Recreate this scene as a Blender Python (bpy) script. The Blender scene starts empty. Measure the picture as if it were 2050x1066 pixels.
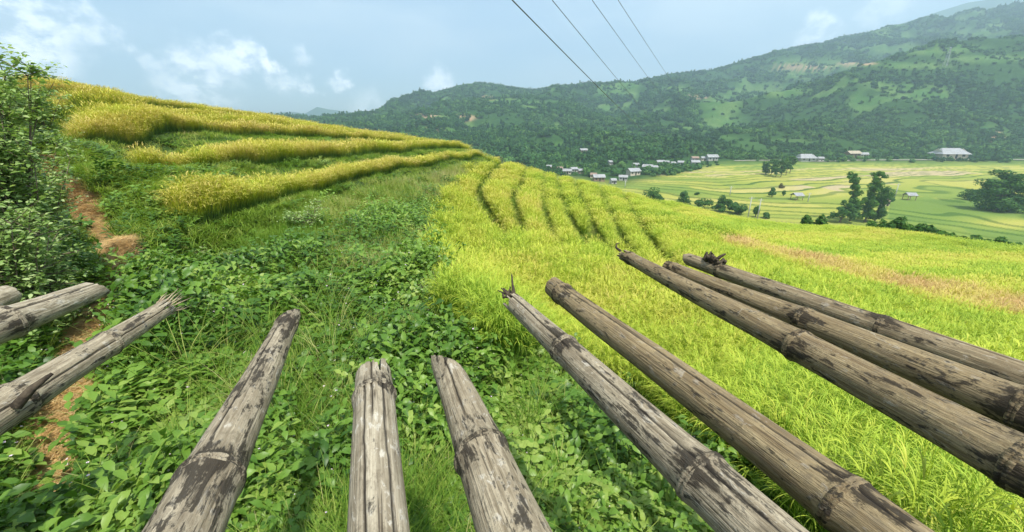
import bpy, math, random
import numpy as np
from mathutils import Vector, Matrix
random.seed(7); RNG = np.random.default_rng(7)
SC = bpy.context.scene
# ------------------------------------------------------------------ camera
F = 800.0; W0, H0 = 2050.0, 1066.0; HOR = 256.0
PITCH = math.atan((H0 / 2 - HOR) / F)
cd = bpy.data.cameras.new('camera'); cam = bpy.data.objects.new('camera', cd)
SC.collection.objects.link(cam); SC.camera = cam
cam.location = (0, 0, 0); cam.rotation_euler = (math.pi / 2 - PITCH, 0, 0)
cd.sensor_width = 36; cd.lens = F / W0 * 36; cd.clip_start = 0.05; cd.clip_end = 30000
# ------------------------------------------------------------------ sun + sky
SUN_EL, SUN_AZ = math.radians(63), math.radians(148)      # azimuth from +Y towards +X
sd = bpy.data.lights.new('sun', 'SUN'); sun = bpy.data.objects.new('sun', sd); SC.collection.objects.link(sun)
sd.energy = 4.9; sd.angle = math.radians(0.8); sd.color = (1, 0.95, 0.86)
sdir = Vector((math.cos(SUN_EL) * math.sin(SUN_AZ), math.cos(SUN_EL) * math.cos(SUN_AZ), math.sin(SUN_EL)))
sun.rotation_euler = sdir.to_track_quat('Z', 'Y').to_euler(); sun.location = sdir * 50
SC.view_settings.view_transform = 'Standard'; SC.view_settings.look = 'None'
SC.view_settings.exposure = 0.62; SC.view_settings.gamma = 1; SC.view_settings.use_curve_mapping = False
SC.cycles.max_bounces = 6; SC.cycles.diffuse_bounces = 3; SC.cycles.transmission_bounces = 3
SC.cycles.volume_bounces = 1; SC.cycles.transparent_max_bounces = 6

CP, SP = math.cos(PITCH), math.sin(PITCH)
def ray(px, py):
    a = (np.asarray(px, float) - W0 / 2) / F; b = (H0 / 2 - np.asarray(py, float)) / F
    return a + 0 * b, CP + SP * b + 0 * a, -SP + CP * b + 0 * a
def at_r(px, py, r):
    x, y, z = ray(px, py); h = np.hypot(x, y); return x / h * r, y / h * r, z / h * r
def at_Y(px, py, Y):
    x, y, z = ray(px, py); return x / y * Y, Y + 0 * x, z / y * Y
def at_depth(px, py, d):
    x, y, z = ray(px, py); return Vector((float(x) * d, float(y) * d, float(z) * d))
def project(x, y, z):
    d = y * CP - z * SP; up = y * SP + z * CP
    d = np.where(d < 1e-3, 1e-3, d)
    return W0 / 2 + x / d * F, H0 / 2 - up / d * F

# world: Nishita with fair-weather cumulus placed by direction
w = bpy.data.worlds.new('World'); SC.world = w; w.use_nodes = True
nt = w.node_tree; nt.nodes.clear(); N = nt.nodes.new; L = nt.links.new
out = N('ShaderNodeOutputWorld'); bg = N('ShaderNodeBackground'); bg.inputs[1].default_value = 0.13
sky = N('ShaderNodeTexSky'); sky.sky_type = 'NISHITA'; sky.sun_disc = False
sky.sun_elevation = SUN_EL; sky.sun_rotation = SUN_AZ; sky.air_density = 1.0; sky.dust_density = 1.6; sky.ozone_density = 2.5
tc = N('ShaderNodeTexCoord')
def math_(op, a, b=None, c=None, clamp=False, tree=None):
    t = tree or next((v.id_data for v in (a, b, c) if hasattr(v, 'id_data')), nt)
    n = t.nodes.new('ShaderNodeMath'); n.operation = op; n.use_clamp = clamp
    for i, v in enumerate((a, b, c)):
        if v is None: continue
        if isinstance(v, (int, float)): n.inputs[i].default_value = v
        else: t.links.new(v, n.inputs[i])
    return n.outputs[0]
def mixc(t, fac, a, b, blend='MIX'):
    n = t.nodes.new('ShaderNodeMix'); n.data_type = 'RGBA'; n.blend_type = blend
    for i, v in ((0, fac), (6, a), (7, b)):
        if isinstance(v, (int, float)): n.inputs[i].default_value = v
        elif isinstance(v, tuple): n.inputs[i].default_value = (*v[:3], 1)
        else: t.links.new(v, n.inputs[i])
    return n.outputs[2]
def noise_(t, vec, scale, detail=4, rough=0.55, dist=0.0, col=False):
    n = t.nodes.new('ShaderNodeTexNoise'); n.inputs['Scale'].default_value = scale
    n.inputs['Detail'].default_value = detail; n.inputs['Roughness'].default_value = rough
    n.inputs['Distortion'].default_value = dist
    if vec is not None: t.links.new(vec, n.inputs['Vector'])
    return n.outputs['Color' if col else 'Fac']
def maprange(t, v, a, b, c=0.0, d=1.0, smooth=True):
    n = t.nodes.new('ShaderNodeMapRange'); n.interpolation_type = 'SMOOTHSTEP' if smooth else 'LINEAR'
    t.links.new(v, n.inputs[0])
    for i, x in enumerate((a, b, c, d)): n.inputs[i + 1].default_value = x
    return n.outputs[0]
def mapping_(t, vec, scale=(1, 1, 1), loc=(0, 0, 0)):
    n = t.nodes.new('ShaderNodeMapping'); n.inputs['Scale'].default_value = scale; n.inputs['Location'].default_value = loc
    t.links.new(vec, n.inputs['Vector']); return n.outputs[0]
vec = tc.outputs['Generated']
warp = N('ShaderNodeVectorMath'); warp.operation = 'MULTIPLY_ADD'
L(noise_(nt, vec, 16, 5, 0.6, 0, True), warp.inputs[0]); warp.inputs[1].default_value = (0.10, 0.10, 0.10)
sh = N('ShaderNodeVectorMath'); sh.operation = 'ADD'; L(vec, sh.inputs[0]); sh.inputs[1].default_value = (-0.05, -0.05, -0.05)
L(sh.outputs[0], warp.inputs[2])
nrm = N('ShaderNodeVectorMath'); nrm.operation = 'NORMALIZE'; L(warp.outputs[0], nrm.inputs[0])
puffs = [(60, 62, 62, 1), (118, 36, 34, 1.), (150, 30, 24, .8), (8, 75, 60, .9), (205, 62, 26, .8), (262, 98, 11, .6), (300, 128, 20, .5),
         (392, 140, 46, .85), (370, 168, 46, .6), (455, 112, 26, .9), (492, 125, 30, 1), (540, 128, 18, 1), (420, 175, 50, .5), (600, 108, 20, .4),
         (575, 168, 26, .55), (610, 175, 16, .5), (690, 158, 20, .7), (672, 170, 20, .6), (880, 176, 34, .5), (1630, 68, 26, .6), (1655, 80, 22, .45), (745, 225, 40, .25), (1770, 12, 30, .3)]
acc = None
for (px, py, s, a) in puffs:
    d = Vector([float(q) for q in ray(px, py)]).normalized()
    dn = N('ShaderNodeVectorMath'); dn.operation = 'DISTANCE'; L(nrm.outputs[0], dn.inputs[0]); dn.inputs[1].default_value = d
    v = maprange(nt, dn.outputs['Value'], s / F * 1.15, s / F * 0.35, 0, a)
    acc = v if acc is None else math_('MAXIMUM', acc, v)
nz = noise_(nt, mapping_(nt, vec, (1, 1, 1.5)), 22, 6, 0.62)
cl = math_('MULTIPLY', acc, maprange(nt, nz, 0.36, 0.60, 0.12, 1.0), clamp=True)
veil = maprange(nt, noise_(nt, mapping_(nt, vec, (1, 1, 3.0), (.3, .1, .0)), 2.6, 5, 0.5), 0.34, 0.66, 0.15, 0.85)
sepv = N('ShaderNodeSeparateXYZ'); L(vec, sepv.inputs[0])
pale = maprange(nt, sepv.outputs[2], -0.02, 0.30, 0.0, 1.0)
skyc = mixc(nt, 1.0, sky.outputs[0], (0.98, 1.0, .94), 'MULTIPLY')
skyc = mixc(nt, math_('MULTIPLY', veil, pale), skyc, (6.0, 6.45, 6.55))
skyc = mixc(nt, cl, skyc, (15.0, 14.6, 14.2))
L(skyc, bg.inputs[0]); L(bg.outputs[0], out.inputs[0])

# ------------------------------------------------------------------ helpers
def link(o, parent=None):
    SC.collection.objects.link(o)
    if parent is not None: o.parent = parent
    return o
def tag(o, label=None, cat=None, group=None, kind=None):
    if label: o['label'] = label
    if cat: o['category'] = cat
    if group: o['group'] = group
    if kind: o['kind'] = kind
    return o
def empty(name, loc, rz=0.0):
    o = bpy.data.objects.new(name, None); o.location = loc; o.rotation_euler = (0, 0, rz); o.empty_display_size = .2
    return link(o)
def copy_tree(o, parent=None):
    c = o.copy(); SC.collection.objects.link(c)
    if parent is not None: c.parent = parent
    for ch in [q for q in o.children]: copy_tree(ch, c)
    return c
def np_mesh(name, verts, quads, mats=(), smooth=True, matidx=None, tris=None):
    me = bpy.data.meshes.new(name)
    verts = np.asarray(verts, np.float32).reshape(-1, 3)
    quads = np.zeros((0, 4), np.int32) if quads is None else np.asarray(quads, np.int32).reshape(-1, 4)
    tris = np.zeros((0, 3), np.int32) if tris is None else np.asarray(tris, np.int32).reshape(-1, 3)
    me.vertices.add(len(verts)); me.vertices.foreach_set('co', verts.ravel())
    nq, ntr = len(quads), len(tris)
    me.loops.add(nq * 4 + ntr * 3); me.loops.foreach_set('vertex_index', np.concatenate([quads.ravel(), tris.ravel()]))
    me.polygons.add(nq + ntr)
    me.polygons.foreach_set('loop_start', np.concatenate([np.arange(nq) * 4, nq * 4 + np.arange(ntr) * 3]).astype(np.int32))
    me.polygons.foreach_set('loop_total', np.concatenate([np.full(nq, 4), np.full(ntr, 3)]).astype(np.int32))
    for m in mats: me.materials.append(m)
    if matidx is not None: me.polygons.foreach_set('material_index', np.asarray(matidx, np.int32))
    me.polygons.foreach_set('use_smooth', np.full(nq + ntr, smooth))
    me.update(calc_edges=True); me.validate()
    return me
def add_attr(me, name, vals, typ='FLOAT'):
    a = me.attributes.new(name, typ, 'POINT')
    key = 'vector' if typ == 'FLOAT_VECTOR' else ('color' if typ == 'FLOAT_COLOR' else 'value')
    a.data.foreach_set(key, np.asarray(vals, np.int32 if typ == 'INT' else np.float32).ravel())
class MB:                                  # python-list mesh collector
    def __init__(s): s.v = []; s.f = []; s.m = []
    def add(s, vs, fs, m=0):
        b = len(s.v); s.v += [tuple(q) for q in vs]; s.f += [tuple(i + b for i in f) for f in fs]; s.m += [m] * len(fs)
    def box(s, c, d, m=0, rz=0):
        ca, sa = math.cos(rz), math.sin(rz); vs = []
        for k in (-1, 1):
            for (i, j) in ((-1, -1), (1, -1), (1, 1), (-1, 1)):
                x, y = i * d[0] / 2, j * d[1] / 2
                vs.append((c[0] + x * ca - y * sa, c[1] + x * sa + y * ca, c[2] + k * d[2] / 2))
        s.add(vs, [(3, 2, 1, 0), (4, 5, 6, 7), (0, 1, 5, 4), (1, 2, 6, 5), (2, 3, 7, 6), (3, 0, 4, 7)], m)
    def tube(s, pts, rad, n=6, m=0, cap=True):
        pts = [Vector(p) for p in pts]; rings = []
        for i, p in enumerate(pts):
            t = (pts[min(i + 1, len(pts) - 1)] - pts[max(i - 1, 0)]).normalized()
            a = t.cross(Vector((0.31, 0.9, 0.2))).normalized(); b = t.cross(a)
            r = rad[i] if hasattr(rad, '__len__') else rad
            rings.append([p + (a * math.cos(q * 2 * math.pi / n) + b * math.sin(q * 2 * math.pi / n)) * r for q in range(n)])
        vs = [v for g in rings for v in g]; fs = []
        for i in range(len(pts) - 1):
            for q in range(n): fs.append((i * n + q, i * n + (q + 1) % n, (i + 1) * n + (q + 1) % n, (i + 1) * n + q))
        if cap: fs.append(tuple(range(n - 1, -1, -1))); fs.append(tuple((len(pts) - 1) * n + q for q in range(n)))
        s.add(vs, fs, m)
    def build(s, name, mats, parent=None, smooth=False, loc=None, do_link=True):
        me = bpy.data.meshes.new(name); me.from_pydata(s.v, [], s.f)
        for m in (mats if isinstance(mats, (list, tuple)) else [mats]): me.materials.append(m)
        me.polygons.foreach_set('material_index', s.m); me.polygons.foreach_set('use_smooth', [smooth] * len(s.f)); me.update()
        o = bpy.data.objects.new(name, me)
        if do_link: link(o, parent)
        if loc is not None: o.location = loc
        return o

def _h(ix, iy, s):
    h = (ix.astype(np.int64) * 374761393 + iy.astype(np.int64) * 668265263 + s * 1442695) & 0x7fffffff
    h = ((h ^ (h >> 13)) * 1274126177) & 0x7fffffff; return ((h ^ (h >> 16)) & 0xffff) / 65535.0
def vnoise(x, y, s=0):
    ix, iy = np.floor(x), np.floor(y); fx, fy = x - ix, y - iy
    ix = ix.astype(np.int64); iy = iy.astype(np.int64)
    fx = fx * fx * fx * (fx * (fx * 6 - 15) + 10); fy = fy * fy * fy * (fy * (fy * 6 - 15) + 10)
    a, b, c, d = _h(ix, iy, s), _h(ix + 1, iy, s), _h(ix, iy + 1, s), _h(ix + 1, iy + 1, s)
    return (a + (b - a) * fx) * (1 - fy) + (c + (d - c) * fx) * fy
def fbm(x, y, o=4, s=0, g=0.5):
    x = np.asarray(x, float); y = np.asarray(y, float); t = 0; a = 1; n = 0
    for k in range(o):
        t = t + a * (vnoise(x, y, s + k * 17) * 2 - 1); n += a; a *= g
        x, y = x * 1.6 + y * 1.2 + 3.1, -x * 1.2 + y * 1.6 + 1.7
    return t / n
def sstep(a, b, x): q = np.clip((x - a) / (b - a), 0, 1); return q * q * (3 - 2 * q)
def in_poly(px, py, poly):
    px = np.asarray(px, float); py = np.asarray(py, float); r = np.zeros(px.shape, bool); n = len(poly)
    for i in range(n):
        x0, y0 = poly[i]; x1, y1 = poly[(i + 1) % n]
        if y0 == y1: continue
        c = ((y0 > py) != (y1 > py)) & (px < (x1 - x0) * (py - y0) / (y1 - y0) + x0); r ^= c
    return r
def dist_poly(px, py, line):
    d = np.full(np.shape(px), 1e9)
    for (x0, y0), (x1, y1) in zip(line[:-1], line[1:]):
        l2 = (x1 - x0) ** 2 + (y1 - y0) ** 2 + 1e-12
        t = np.clip(((px - x0) * (x1 - x0) + (py - y0) * (y1 - y0)) / l2, 0, 1)
        d = np.minimum(d, np.hypot(px - x0 - t * (x1 - x0), py - y0 - t * (y1 - y0)))
    return d
# ------------------------------------------------------------------ materials
def new_mat(name):
    m = bpy.data.materials.new(name); m.use_nodes = True; t = m.node_tree; t.nodes.clear()
    o = t.nodes.new('ShaderNodeOutputMaterial'); return m, t, o
def principled(t, col, rough=0.8, spec=0.3):
    p = t.nodes.new('ShaderNodeBsdfPrincipled')
    if isinstance(col, tuple): p.inputs['Base Color'].default_value = (*col[:3], 1)
    else: t.links.new(col, p.inputs['Base Color'])
    if isinstance(rough, (int, float)): p.inputs['Roughness'].default_value = rough
    else: t.links.new(rough, p.inputs['Roughness'])
    p.inputs['Specular IOR Level'].default_value = spec; return p
def bump_(t, h, strength, dist, p):
    b = t.nodes.new('ShaderNodeBump'); b.inputs['Strength'].default_value = strength; b.inputs['Distance'].default_value = dist
    t.links.new(h, b.inputs['Height']); t.links.new(b.outputs[0], p.inputs['Normal'])
def attr_(t, name, typ='GEOMETRY'):
    a = t.nodes.new('ShaderNodeAttribute'); a.attribute_name = name; a.attribute_type = typ; return a.outputs['Fac']
def ramp_(t, fac, stops):
    r = t.nodes.new('ShaderNodeValToRGB'); e = r.color_ramp.elements
    while len(e) < len(stops): e.new(0.5)
    for i, (p, c) in enumerate(stops): e[i].position = p; e[i].color = (*c, 1)
    if fac is not None: t.links.new(fac, r.inputs[0])
    return r.outputs[0]
def leaf_mat(name, stops, trans=0.35, rough=0.5, spec=0.3, tint=True, base=None):
    """leaf: per-instance colour from tint, diffuse + translucent"""
    m, t, o = new_mat(name)
    if tint: fac = attr_(t, 'tint', 'INSTANCER')
    else:
        g = t.nodes.new('ShaderNodeNewGeometry'); fac = g.outputs['Random Per Island']
    col = ramp_(t, fac, stops)
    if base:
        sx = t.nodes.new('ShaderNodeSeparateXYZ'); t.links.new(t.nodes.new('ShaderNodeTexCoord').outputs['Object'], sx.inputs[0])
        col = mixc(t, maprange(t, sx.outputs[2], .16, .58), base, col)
    p = principled(t, col, rough, spec)
    tr = t.nodes.new('ShaderNodeBsdfTranslucent'); t.links.new(mixc(t, 1.0, col, (1.1, 1.12, .6), 'MULTIPLY'), tr.inputs[0])
    mx = t.nodes.new('ShaderNodeMixShader'); mx.inputs[0].default_value = trans
    t.links.new(p.outputs[0], mx.inputs[1]); t.links.new(tr.outputs[0], mx.inputs[2]); t.links.new(mx.outputs[0], o.inputs[0])
    return m
def plain(name, c1, c2, scale=6, rough=0.85, spec=0.2, stretch=(1, 1, 1), bump=0.0, bdist=.02):
    m, t, o = new_mat(name); q = t.nodes.new('ShaderNodeTexCoord')
    n = noise_(t, mapping_(t, q.outputs['Object'], stretch), scale, 6, 0.6)
    p = principled(t, mixc(t, maprange(t, n, .3, .7), c1, c2), rough, spec)
    if bump: bump_(t, n, bump, bdist, p)
    t.links.new(p.outputs[0], o.inputs[0]); return m

# rice tint 0..1: green -> lime -> yellow -> gold -> tan
RICE = [(0.0, (.07, .19, .012)), (0.25, (.20, .33, .016)), (0.5, (.41, .46, .016)), (0.75, (.50, .43, .07)), (1.0, (.47, .31, .13))]
PAN = [(0.0, (.26, .40, .04)), (0.3, (.46, .54, .06)), (0.55, (.58, .53, .11)), (0.8, (.60, .47, .18)), (1.0, (.50, .33, .14))]
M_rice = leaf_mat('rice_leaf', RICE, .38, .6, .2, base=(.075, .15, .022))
M_pan = leaf_mat('rice_panicle', PAN, .25, .6, .2)
GR = [(0.0, (.05, .12, .015)), (0.35, (.11, .22, .025)), (0.6, (.20, .31, .04)), (0.85, (.36, .40, .11)), (1.0, (.50, .46, .22))]
M_grass = leaf_mat('grass_blade', GR, .4, .6, .15)
WD = [(0.0, (.04, .105, .012)), (0.4, (.10, .21, .025)), (0.75, (.19, .32, .045)), (1.0, (.29, .39, .08))]
M_weed = leaf_mat('weed_leaf', WD, .36, .42, .35)
M_stemg = plain('green_stem', (.08, .13, .03), (.16, .17, .06), 20)
M_shrub = leaf_mat('shrub_leaf', [(0, (.14, .24, .05)), (.5, (.27, .40, .12)), (1, (.44, .54, .24))], .42, .5, .4, tint=False)
M_straw = leaf_mat('dry_straw', [(0, (.38, .22, .08)), (.6, (.60, .40, .16)), (1, (.70, .55, .30))], .1, .7, .2)
M_flower = plain('pale_petal', (.75, .68, .70), (.62, .5, .6), 30)
M_bark = plain('tree_bark', (.10, .075, .05), (.22, .18, .13), 5, .9, .1, (4, 4, 1), .4)
# ------------------------------------------------------------------ the spur (near ground), in (azimuth, ln r)
CT = []     # (az, ln r, t)
def c_r(px, py, r, dz=0.0):
    x, y, z = at_r(px, py, r); CT.append((math.atan2(x, y), math.log(r), (float(z) + dz) / r))
def c_z(px, py, z):
    x, y, dz = ray(px, py); h = math.hypot(x, y); r = z / (dz / h); CT.append((math.atan2(x, y), math.log(r), z / r))
S_PTS = []
EDGES = [
 (1, [(250, 462, 8.2), (340, 446, 9), (430, 435, 9.6), (500, 423, 10.3), (600, 396, 12.3), (700, 364, 15.3), (800, 342, 20), (900, 322, 27), (960, 312, 34)]),
 (2, [(180, 346, 11.8), (240, 345, 12.2), (290, 345, 12.6), (400, 343, 13.6), (500, 335, 15), (600, 326, 17.2), (700, 317, 20.5), (800, 308, 26), (905, 300, 34)]),
 (3, [(80, 274, 15.6), (170, 268, 16.6), (300, 272, 18.3), (450, 271, 20.5), (600, 277, 23.5), (700, 281, 27), (800, 287, 32), (870, 293, 38)]),
 (4, [(20, 240, 20.5), (120, 242, 21.5), (300, 246, 23.5), (500, 256, 26.5), (650, 269, 30.5), (760, 281, 35), (830, 288, 40)]),
 (5, [(0, 218, 26), (100, 222, 27), (300, 233, 29), (500, 249, 32), (650, 264, 36), (740, 275, 41)]),
 (6, [(0, 190, 34), (100, 196, 34), (300, 216, 36), (500, 240, 38), (600, 254, 41)]),
 (7, [(0, 166, 44), (60, 170, 44), (200, 192, 44), (400, 224, 44), (520, 242, 45)]),
]
for k, pts in EDGES:
    for (px, py, r) in pts:
        c_r(px, py, r); x, y, z = at_r(px, py, r); S_PTS.append((math.atan2(x, y), math.log(r), float(k)))
# s below terrace A decreasing towards camera / field
for (px, py, r, s) in [(400, 560, 5.2, 0), (700, 480, 9, 0), (900, 420, 14, -.5), (985, 330, 33, 0), (1100, 400, 22, -1.5), (1300, 500, 14, -3), (300, 900, 2, -2), (1000, 800, 2, -3), (1250, 385, 40, -2), (1500, 440, 46, -3), (2000, 520, 40, -4)]:
    x, y, z = at_r(px, py, r); S_PTS.append((math.atan2(x, y), math.log(r), float(s)))
for p in [(-100, 1050, -2.15), (110, 950, -2.1), (300, 1060, -2.05), (600, 1060, -1.95), (760, 1060, -1.9), (1000, 1060, -1.95), (1250, 1060, -2.1), (1400, 1060, -2.25), (1800, 1060, -2.5), (2050, 1060, -2.6),
          (200, 720, -1.95), (230, 590, -1.85), (225, 500, -1.75), (180, 430, -1.65), (130, 370, -1.45), (100, 330, -1.2), (60, 290, -.7), (0, 500, -1.3), (-100, 400, -.8), (0, 300, -.6),
          (400, 700, -2.0), (600, 700, -2.05), (600, 600, -2.1), (760, 640, -2.15), (600, 500, -2.25), (420, 500, -2.1), (330, 520, -1.95), (880, 700, -2.2), (880, 600, -2.5), (760, 500, -2.5), (300, 380, -1.75),
          (760, 440, -2.6), (860, 500, -2.85), (1000, 700, -2.35), (1150, 860, -2.3), (1000, 900, -2.1), (500, 850, -2.0), (760, 850, -2.0)]: c_z(*p)
for p in [(700, 400, 13.2), (800, 390, 15), (850, 370, 19), (900, 350, 23), (960, 328, 32), (985, 322, 35)]: c_r(*p)
RT = [(985, 318, 36), (1010, 320, 36), (1060, 331, 36), (1120, 347, 36), (1180, 361, 36), (1250, 378, 37), (1000, 350, 25), (1100, 380, 24), (1200, 402, 25), (1000, 400, 16), (1100, 428, 16), (1200, 455, 16.5), (1300, 470, 18), (915, 420, 13.5),
      (900, 500, 9.2), (1000, 500, 9.6), (1150, 520, 9.6), (1300, 560, 9), (1100, 640, 5.6), (1300, 640, 6), (1300, 760, 3.8), (1500, 600, 7.6), (1600, 760, 4), (1700, 900, 2.5), (2000, 1040, 1.9), (1400, 440, 25), (1500, 470, 25), (1500, 436, 46),
      (1700, 452, 50), (1850, 466, 50), (2050, 495, 48), (2300, 540, 46), (1340, 402, 42), (1600, 520, 17), (1800, 560, 17), (2000, 600, 17), (1800, 500, 32), (2050, 540, 30), (2000, 700, 9), (1800, 640, 10), (2050, 850, 4), (2400, 800, 7), (2400, 620, 20)]
for (px, py, r) in RT: c_r(px, py + (8 if r > 30 else 3 if r > 12 else 0), r, -0.74)
SIL = [(-200, 150, 46, 1), (0, 166, 44, 1), (200, 192, 44, 1), (400, 224, 44, 1), (520, 242, 45, 1), (640, 262, 44, 1), (740, 277, 44, 1), (830, 290, 43, 1), (905, 300, 40, 1), (960, 312, 40, 0), (1010, 330, 40, 0), (1060, 345, 40, 0), (1120, 361, 40, 0), (1180, 375, 40, 0), (1250, 391, 40, 0),
       (1340, 411, 45, 0), (1500, 446, 49, 0), (1700, 462, 53, 0), (1850, 477, 53, 0), (2050, 506, 51, 0), (2300, 550, 49, 0), (2800, 620, 45, 0)]
for (px, py, r, left) in SIL:
    x, y, z = at_r(px, py, r); az = math.atan2(x, y); z = float(z)
    if not left: z -= .25; CT.append((az, math.log(r * 1.0), z / r))
    CT.append((az, math.log(r * 1.18), (z - (1.6 if left else 2.6)) / (r * 1.18)))
    CT.append((az, math.log(r * 1.6), (z - 0.42 * r * .6) / (r * 1.6)))
    CT.append((az, math.log(r * 2.6), -36 / (r * 2.6)))
for az in (-95, -60, -30, 0, 30, 60, 95):
    CT.append((math.radians(az), math.log(.5), -2.0 / .5)); CT.append((math.radians(az), math.log(.25), -1.98 / .25))
CT += [(math.radians(-95), math.log(r), 0.6 / r - 2.0 / r) for r in (2, 5)] + [(math.radians(-95), math.log(r), .05) for r in (15, 40)]
CT += [(math.radians(95), math.log(r), -2.6 / r - .12) for r in (2, 5, 15, 40)]
def rbf(P, V, c=0.25):
    P = np.array(P, float); V = np.array(V, float); n = len(P)
    D = np.sqrt(((P[:, None] - P[None]) ** 2).sum(-1) + c * c)
    A = np.zeros((n + 3, n + 3)); A[:n, :n] = D + 0 * np.eye(n); Q = np.c_[np.ones(n), P]
    A[:n, :n] -= np.eye(n) * 0.004
    A[:n, n:] = Q; A[n:, :n] = Q.T
    sol = np.linalg.lstsq(A, np.r_[V, np.zeros(3)], rcond=None)[0]
    def f(q):
        q = np.asarray(q, float); o = np.empty(len(q))
        for i in range(0, len(q), 20000):
            b = q[i:i + 20000]; K = np.sqrt(((b[:, None] - P[None]) ** 2).sum(-1) + c * c)
            o[i:i + 20000] = K @ sol[:n] + sol[n] + b @ sol[n + 1:]
        return o
    return f
AZK, RK = 2.2, 1.0           # weight azimuth vs ln r
ctp = np.array(CT)
fz = rbf(np.c_[ctp[:, 0] * AZK, ctp[:, 1]], ctp[:, 2] * np.exp(ctp[:, 1]) * 0 + np.arctan(ctp[:, 2]), .12)
sp = np.array(S_PTS); fs_ = rbf(np.c_[sp[:, 0] * AZK, sp[:, 1]], sp[:, 2], .1)
NA, NR = 720, 540
AZ = np.radians(np.linspace(-98, 98, NA)); LR = np.linspace(math.log(.25), math.log(150), NR)
GA, GL = np.meshgrid(AZ, LR, indexing='ij'); q = np.c_[GA.ravel() * AZK, GL.ravel()]
R_ = np.exp(GL); Tm = np.tan(np.clip(fz(q), -1.53, 1.2)).reshape(NA, NR); Zs = Tm * R_
Ss = fs_(q).reshape(NA, NR); GX = R_ * np.sin(GA); GY = R_ * np.cos(GA)
Ss = Ss + .04 * fbm(GX / 2.2, GY / 2.2, 3, 5)
kk = np.floor(Ss); fr = Ss - kk; RW = .30                     # riser share
SH = np.interp(kk, [0, 1, 2, 3, 4], [.5, .25, .30, .55, .72])
stair = kk + sstep(SH, 1.0, fr)
msk = sstep(.55, .95, Ss) * (1 - sstep(6.6, 7.0, Ss)) * sstep(3.5, 6.0, R_) * (1 - sstep(46, 52, R_))
Zs = Zs + msk * np.where(Ss < 3, .62, .85) * (stair - Ss)
lumps = fbm(GX * 1.3, GY * 1.3, 4, 9) * .13 * sstep(.8, 3, R_)
Zs = Zs + lumps
def grid_q(A, x, y):
    a = (np.arctan2(x, y) - AZ[0]) / (AZ[-1] - AZ[0]) * (NA - 1); l = (np.log(np.hypot(x, y)) - LR[0]) / (LR[-1] - LR[0]) * (NR - 1)
    a = np.clip(a, 0, NA - 1.001); l = np.clip(l, 0, NR - 1.001); i = a.astype(int); j = l.astype(int); u = a - i; v = l - j
    return A[i, j] * (1 - u) * (1 - v) + A[i + 1, j] * u * (1 - v) + A[i, j + 1] * (1 - u) * v + A[i + 1, j + 1] * u * v
# zones in plan, from lines laid on the ground
PATH = [(120, 1066), (110, 950), (130, 860), (160, 770), (190, 690), (225, 610), (240, 560), (225, 500), (195, 455), (165, 410), (130, 370), (110, 345), (95, 320)]
_p = []
for (px, py) in PATH:
    x, y, z = ray(px, py); h = math.hypot(x, y)
    rr = np.exp(LR); i = int(round((math.atan2(x, y) - AZ[0]) / (AZ[-1] - AZ[0]) * (NA - 1)))
    tt = Zs[i] / rr; ok = np.where(tt >= z / h)[0]; r = rr[ok[0]] if len(ok) else 10; _p.append((x / h * r, y / h * r))
PATHW = _p
def ground_hit(px, py, top=0.0):
    x, y, z = (float(v) for v in ray(px, py)); h = math.hypot(x, y); rr = np.exp(LR)
    i = int(np.clip(round((math.atan2(x, y) - AZ[0]) / (AZ[-1] - AZ[0]) * (NA - 1)), 0, NA - 1))
    ok = np.where((Zs[i] + top) / rr >= z / h)[0]
    if not len(ok): return None
    r = rr[ok[0]]; return Vector((x / h * r, y / h * r, float(Zs[i, ok[0]])))
def path_mask(x, y):
    d = dist_poly(x, y, PATHW) + .10 * fbm(np.asarray(x) * 2.5, np.asarray(y) * 2.5, 3, 3); w_ = 1 - .35 * sstep(5, 8, np.hypot(x, y)); return 1 - sstep(.17, .36, d / w_)
m, t, o = new_mat('soil_and_turf'); q_ = t.nodes.new('ShaderNodeTexCoord').outputs['Object']
n1 = noise_(t, q_, 3.0, 8, .65); n2 = noise_(t, q_, 30, 5, .6)
g1 = mixc(t, maprange(t, n1, .35, .65), (.025, .05, .012), (.05, .085, .02))
s1 = mixc(t, maprange(t, n2, .3, .7), (.46, .32, .15), (.70, .53, .28))
pf = math_('ADD', attr_(t, 'path'), math_('MULTIPLY', math_('SUBTRACT', n2, .5), .7), clamp=True)
p = principled(t, mixc(t, maprange(t, pf, .3, .7), g1, s1), .95, .1); bump_(t, n2, .6, .03, p); t.links.new(p.outputs[0], o.inputs[0]); M_soil = m
idx = np.arange(NA * NR).reshape(NA, NR)
quads = np.stack([idx[:-1, :-1], idx[1:, :-1], idx[1:, 1:], idx[:-1, 1:]], -1).reshape(-1, 4)[:, ::-1]
me = np_mesh('ground', np.stack([GX, GY, Zs], -1), quads, [M_soil]); add_attr(me, 'path', path_mask(GX.ravel(), GY.ravel()))
tag(link(bpy.data.objects.new('ground', me)), kind='structure')

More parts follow.
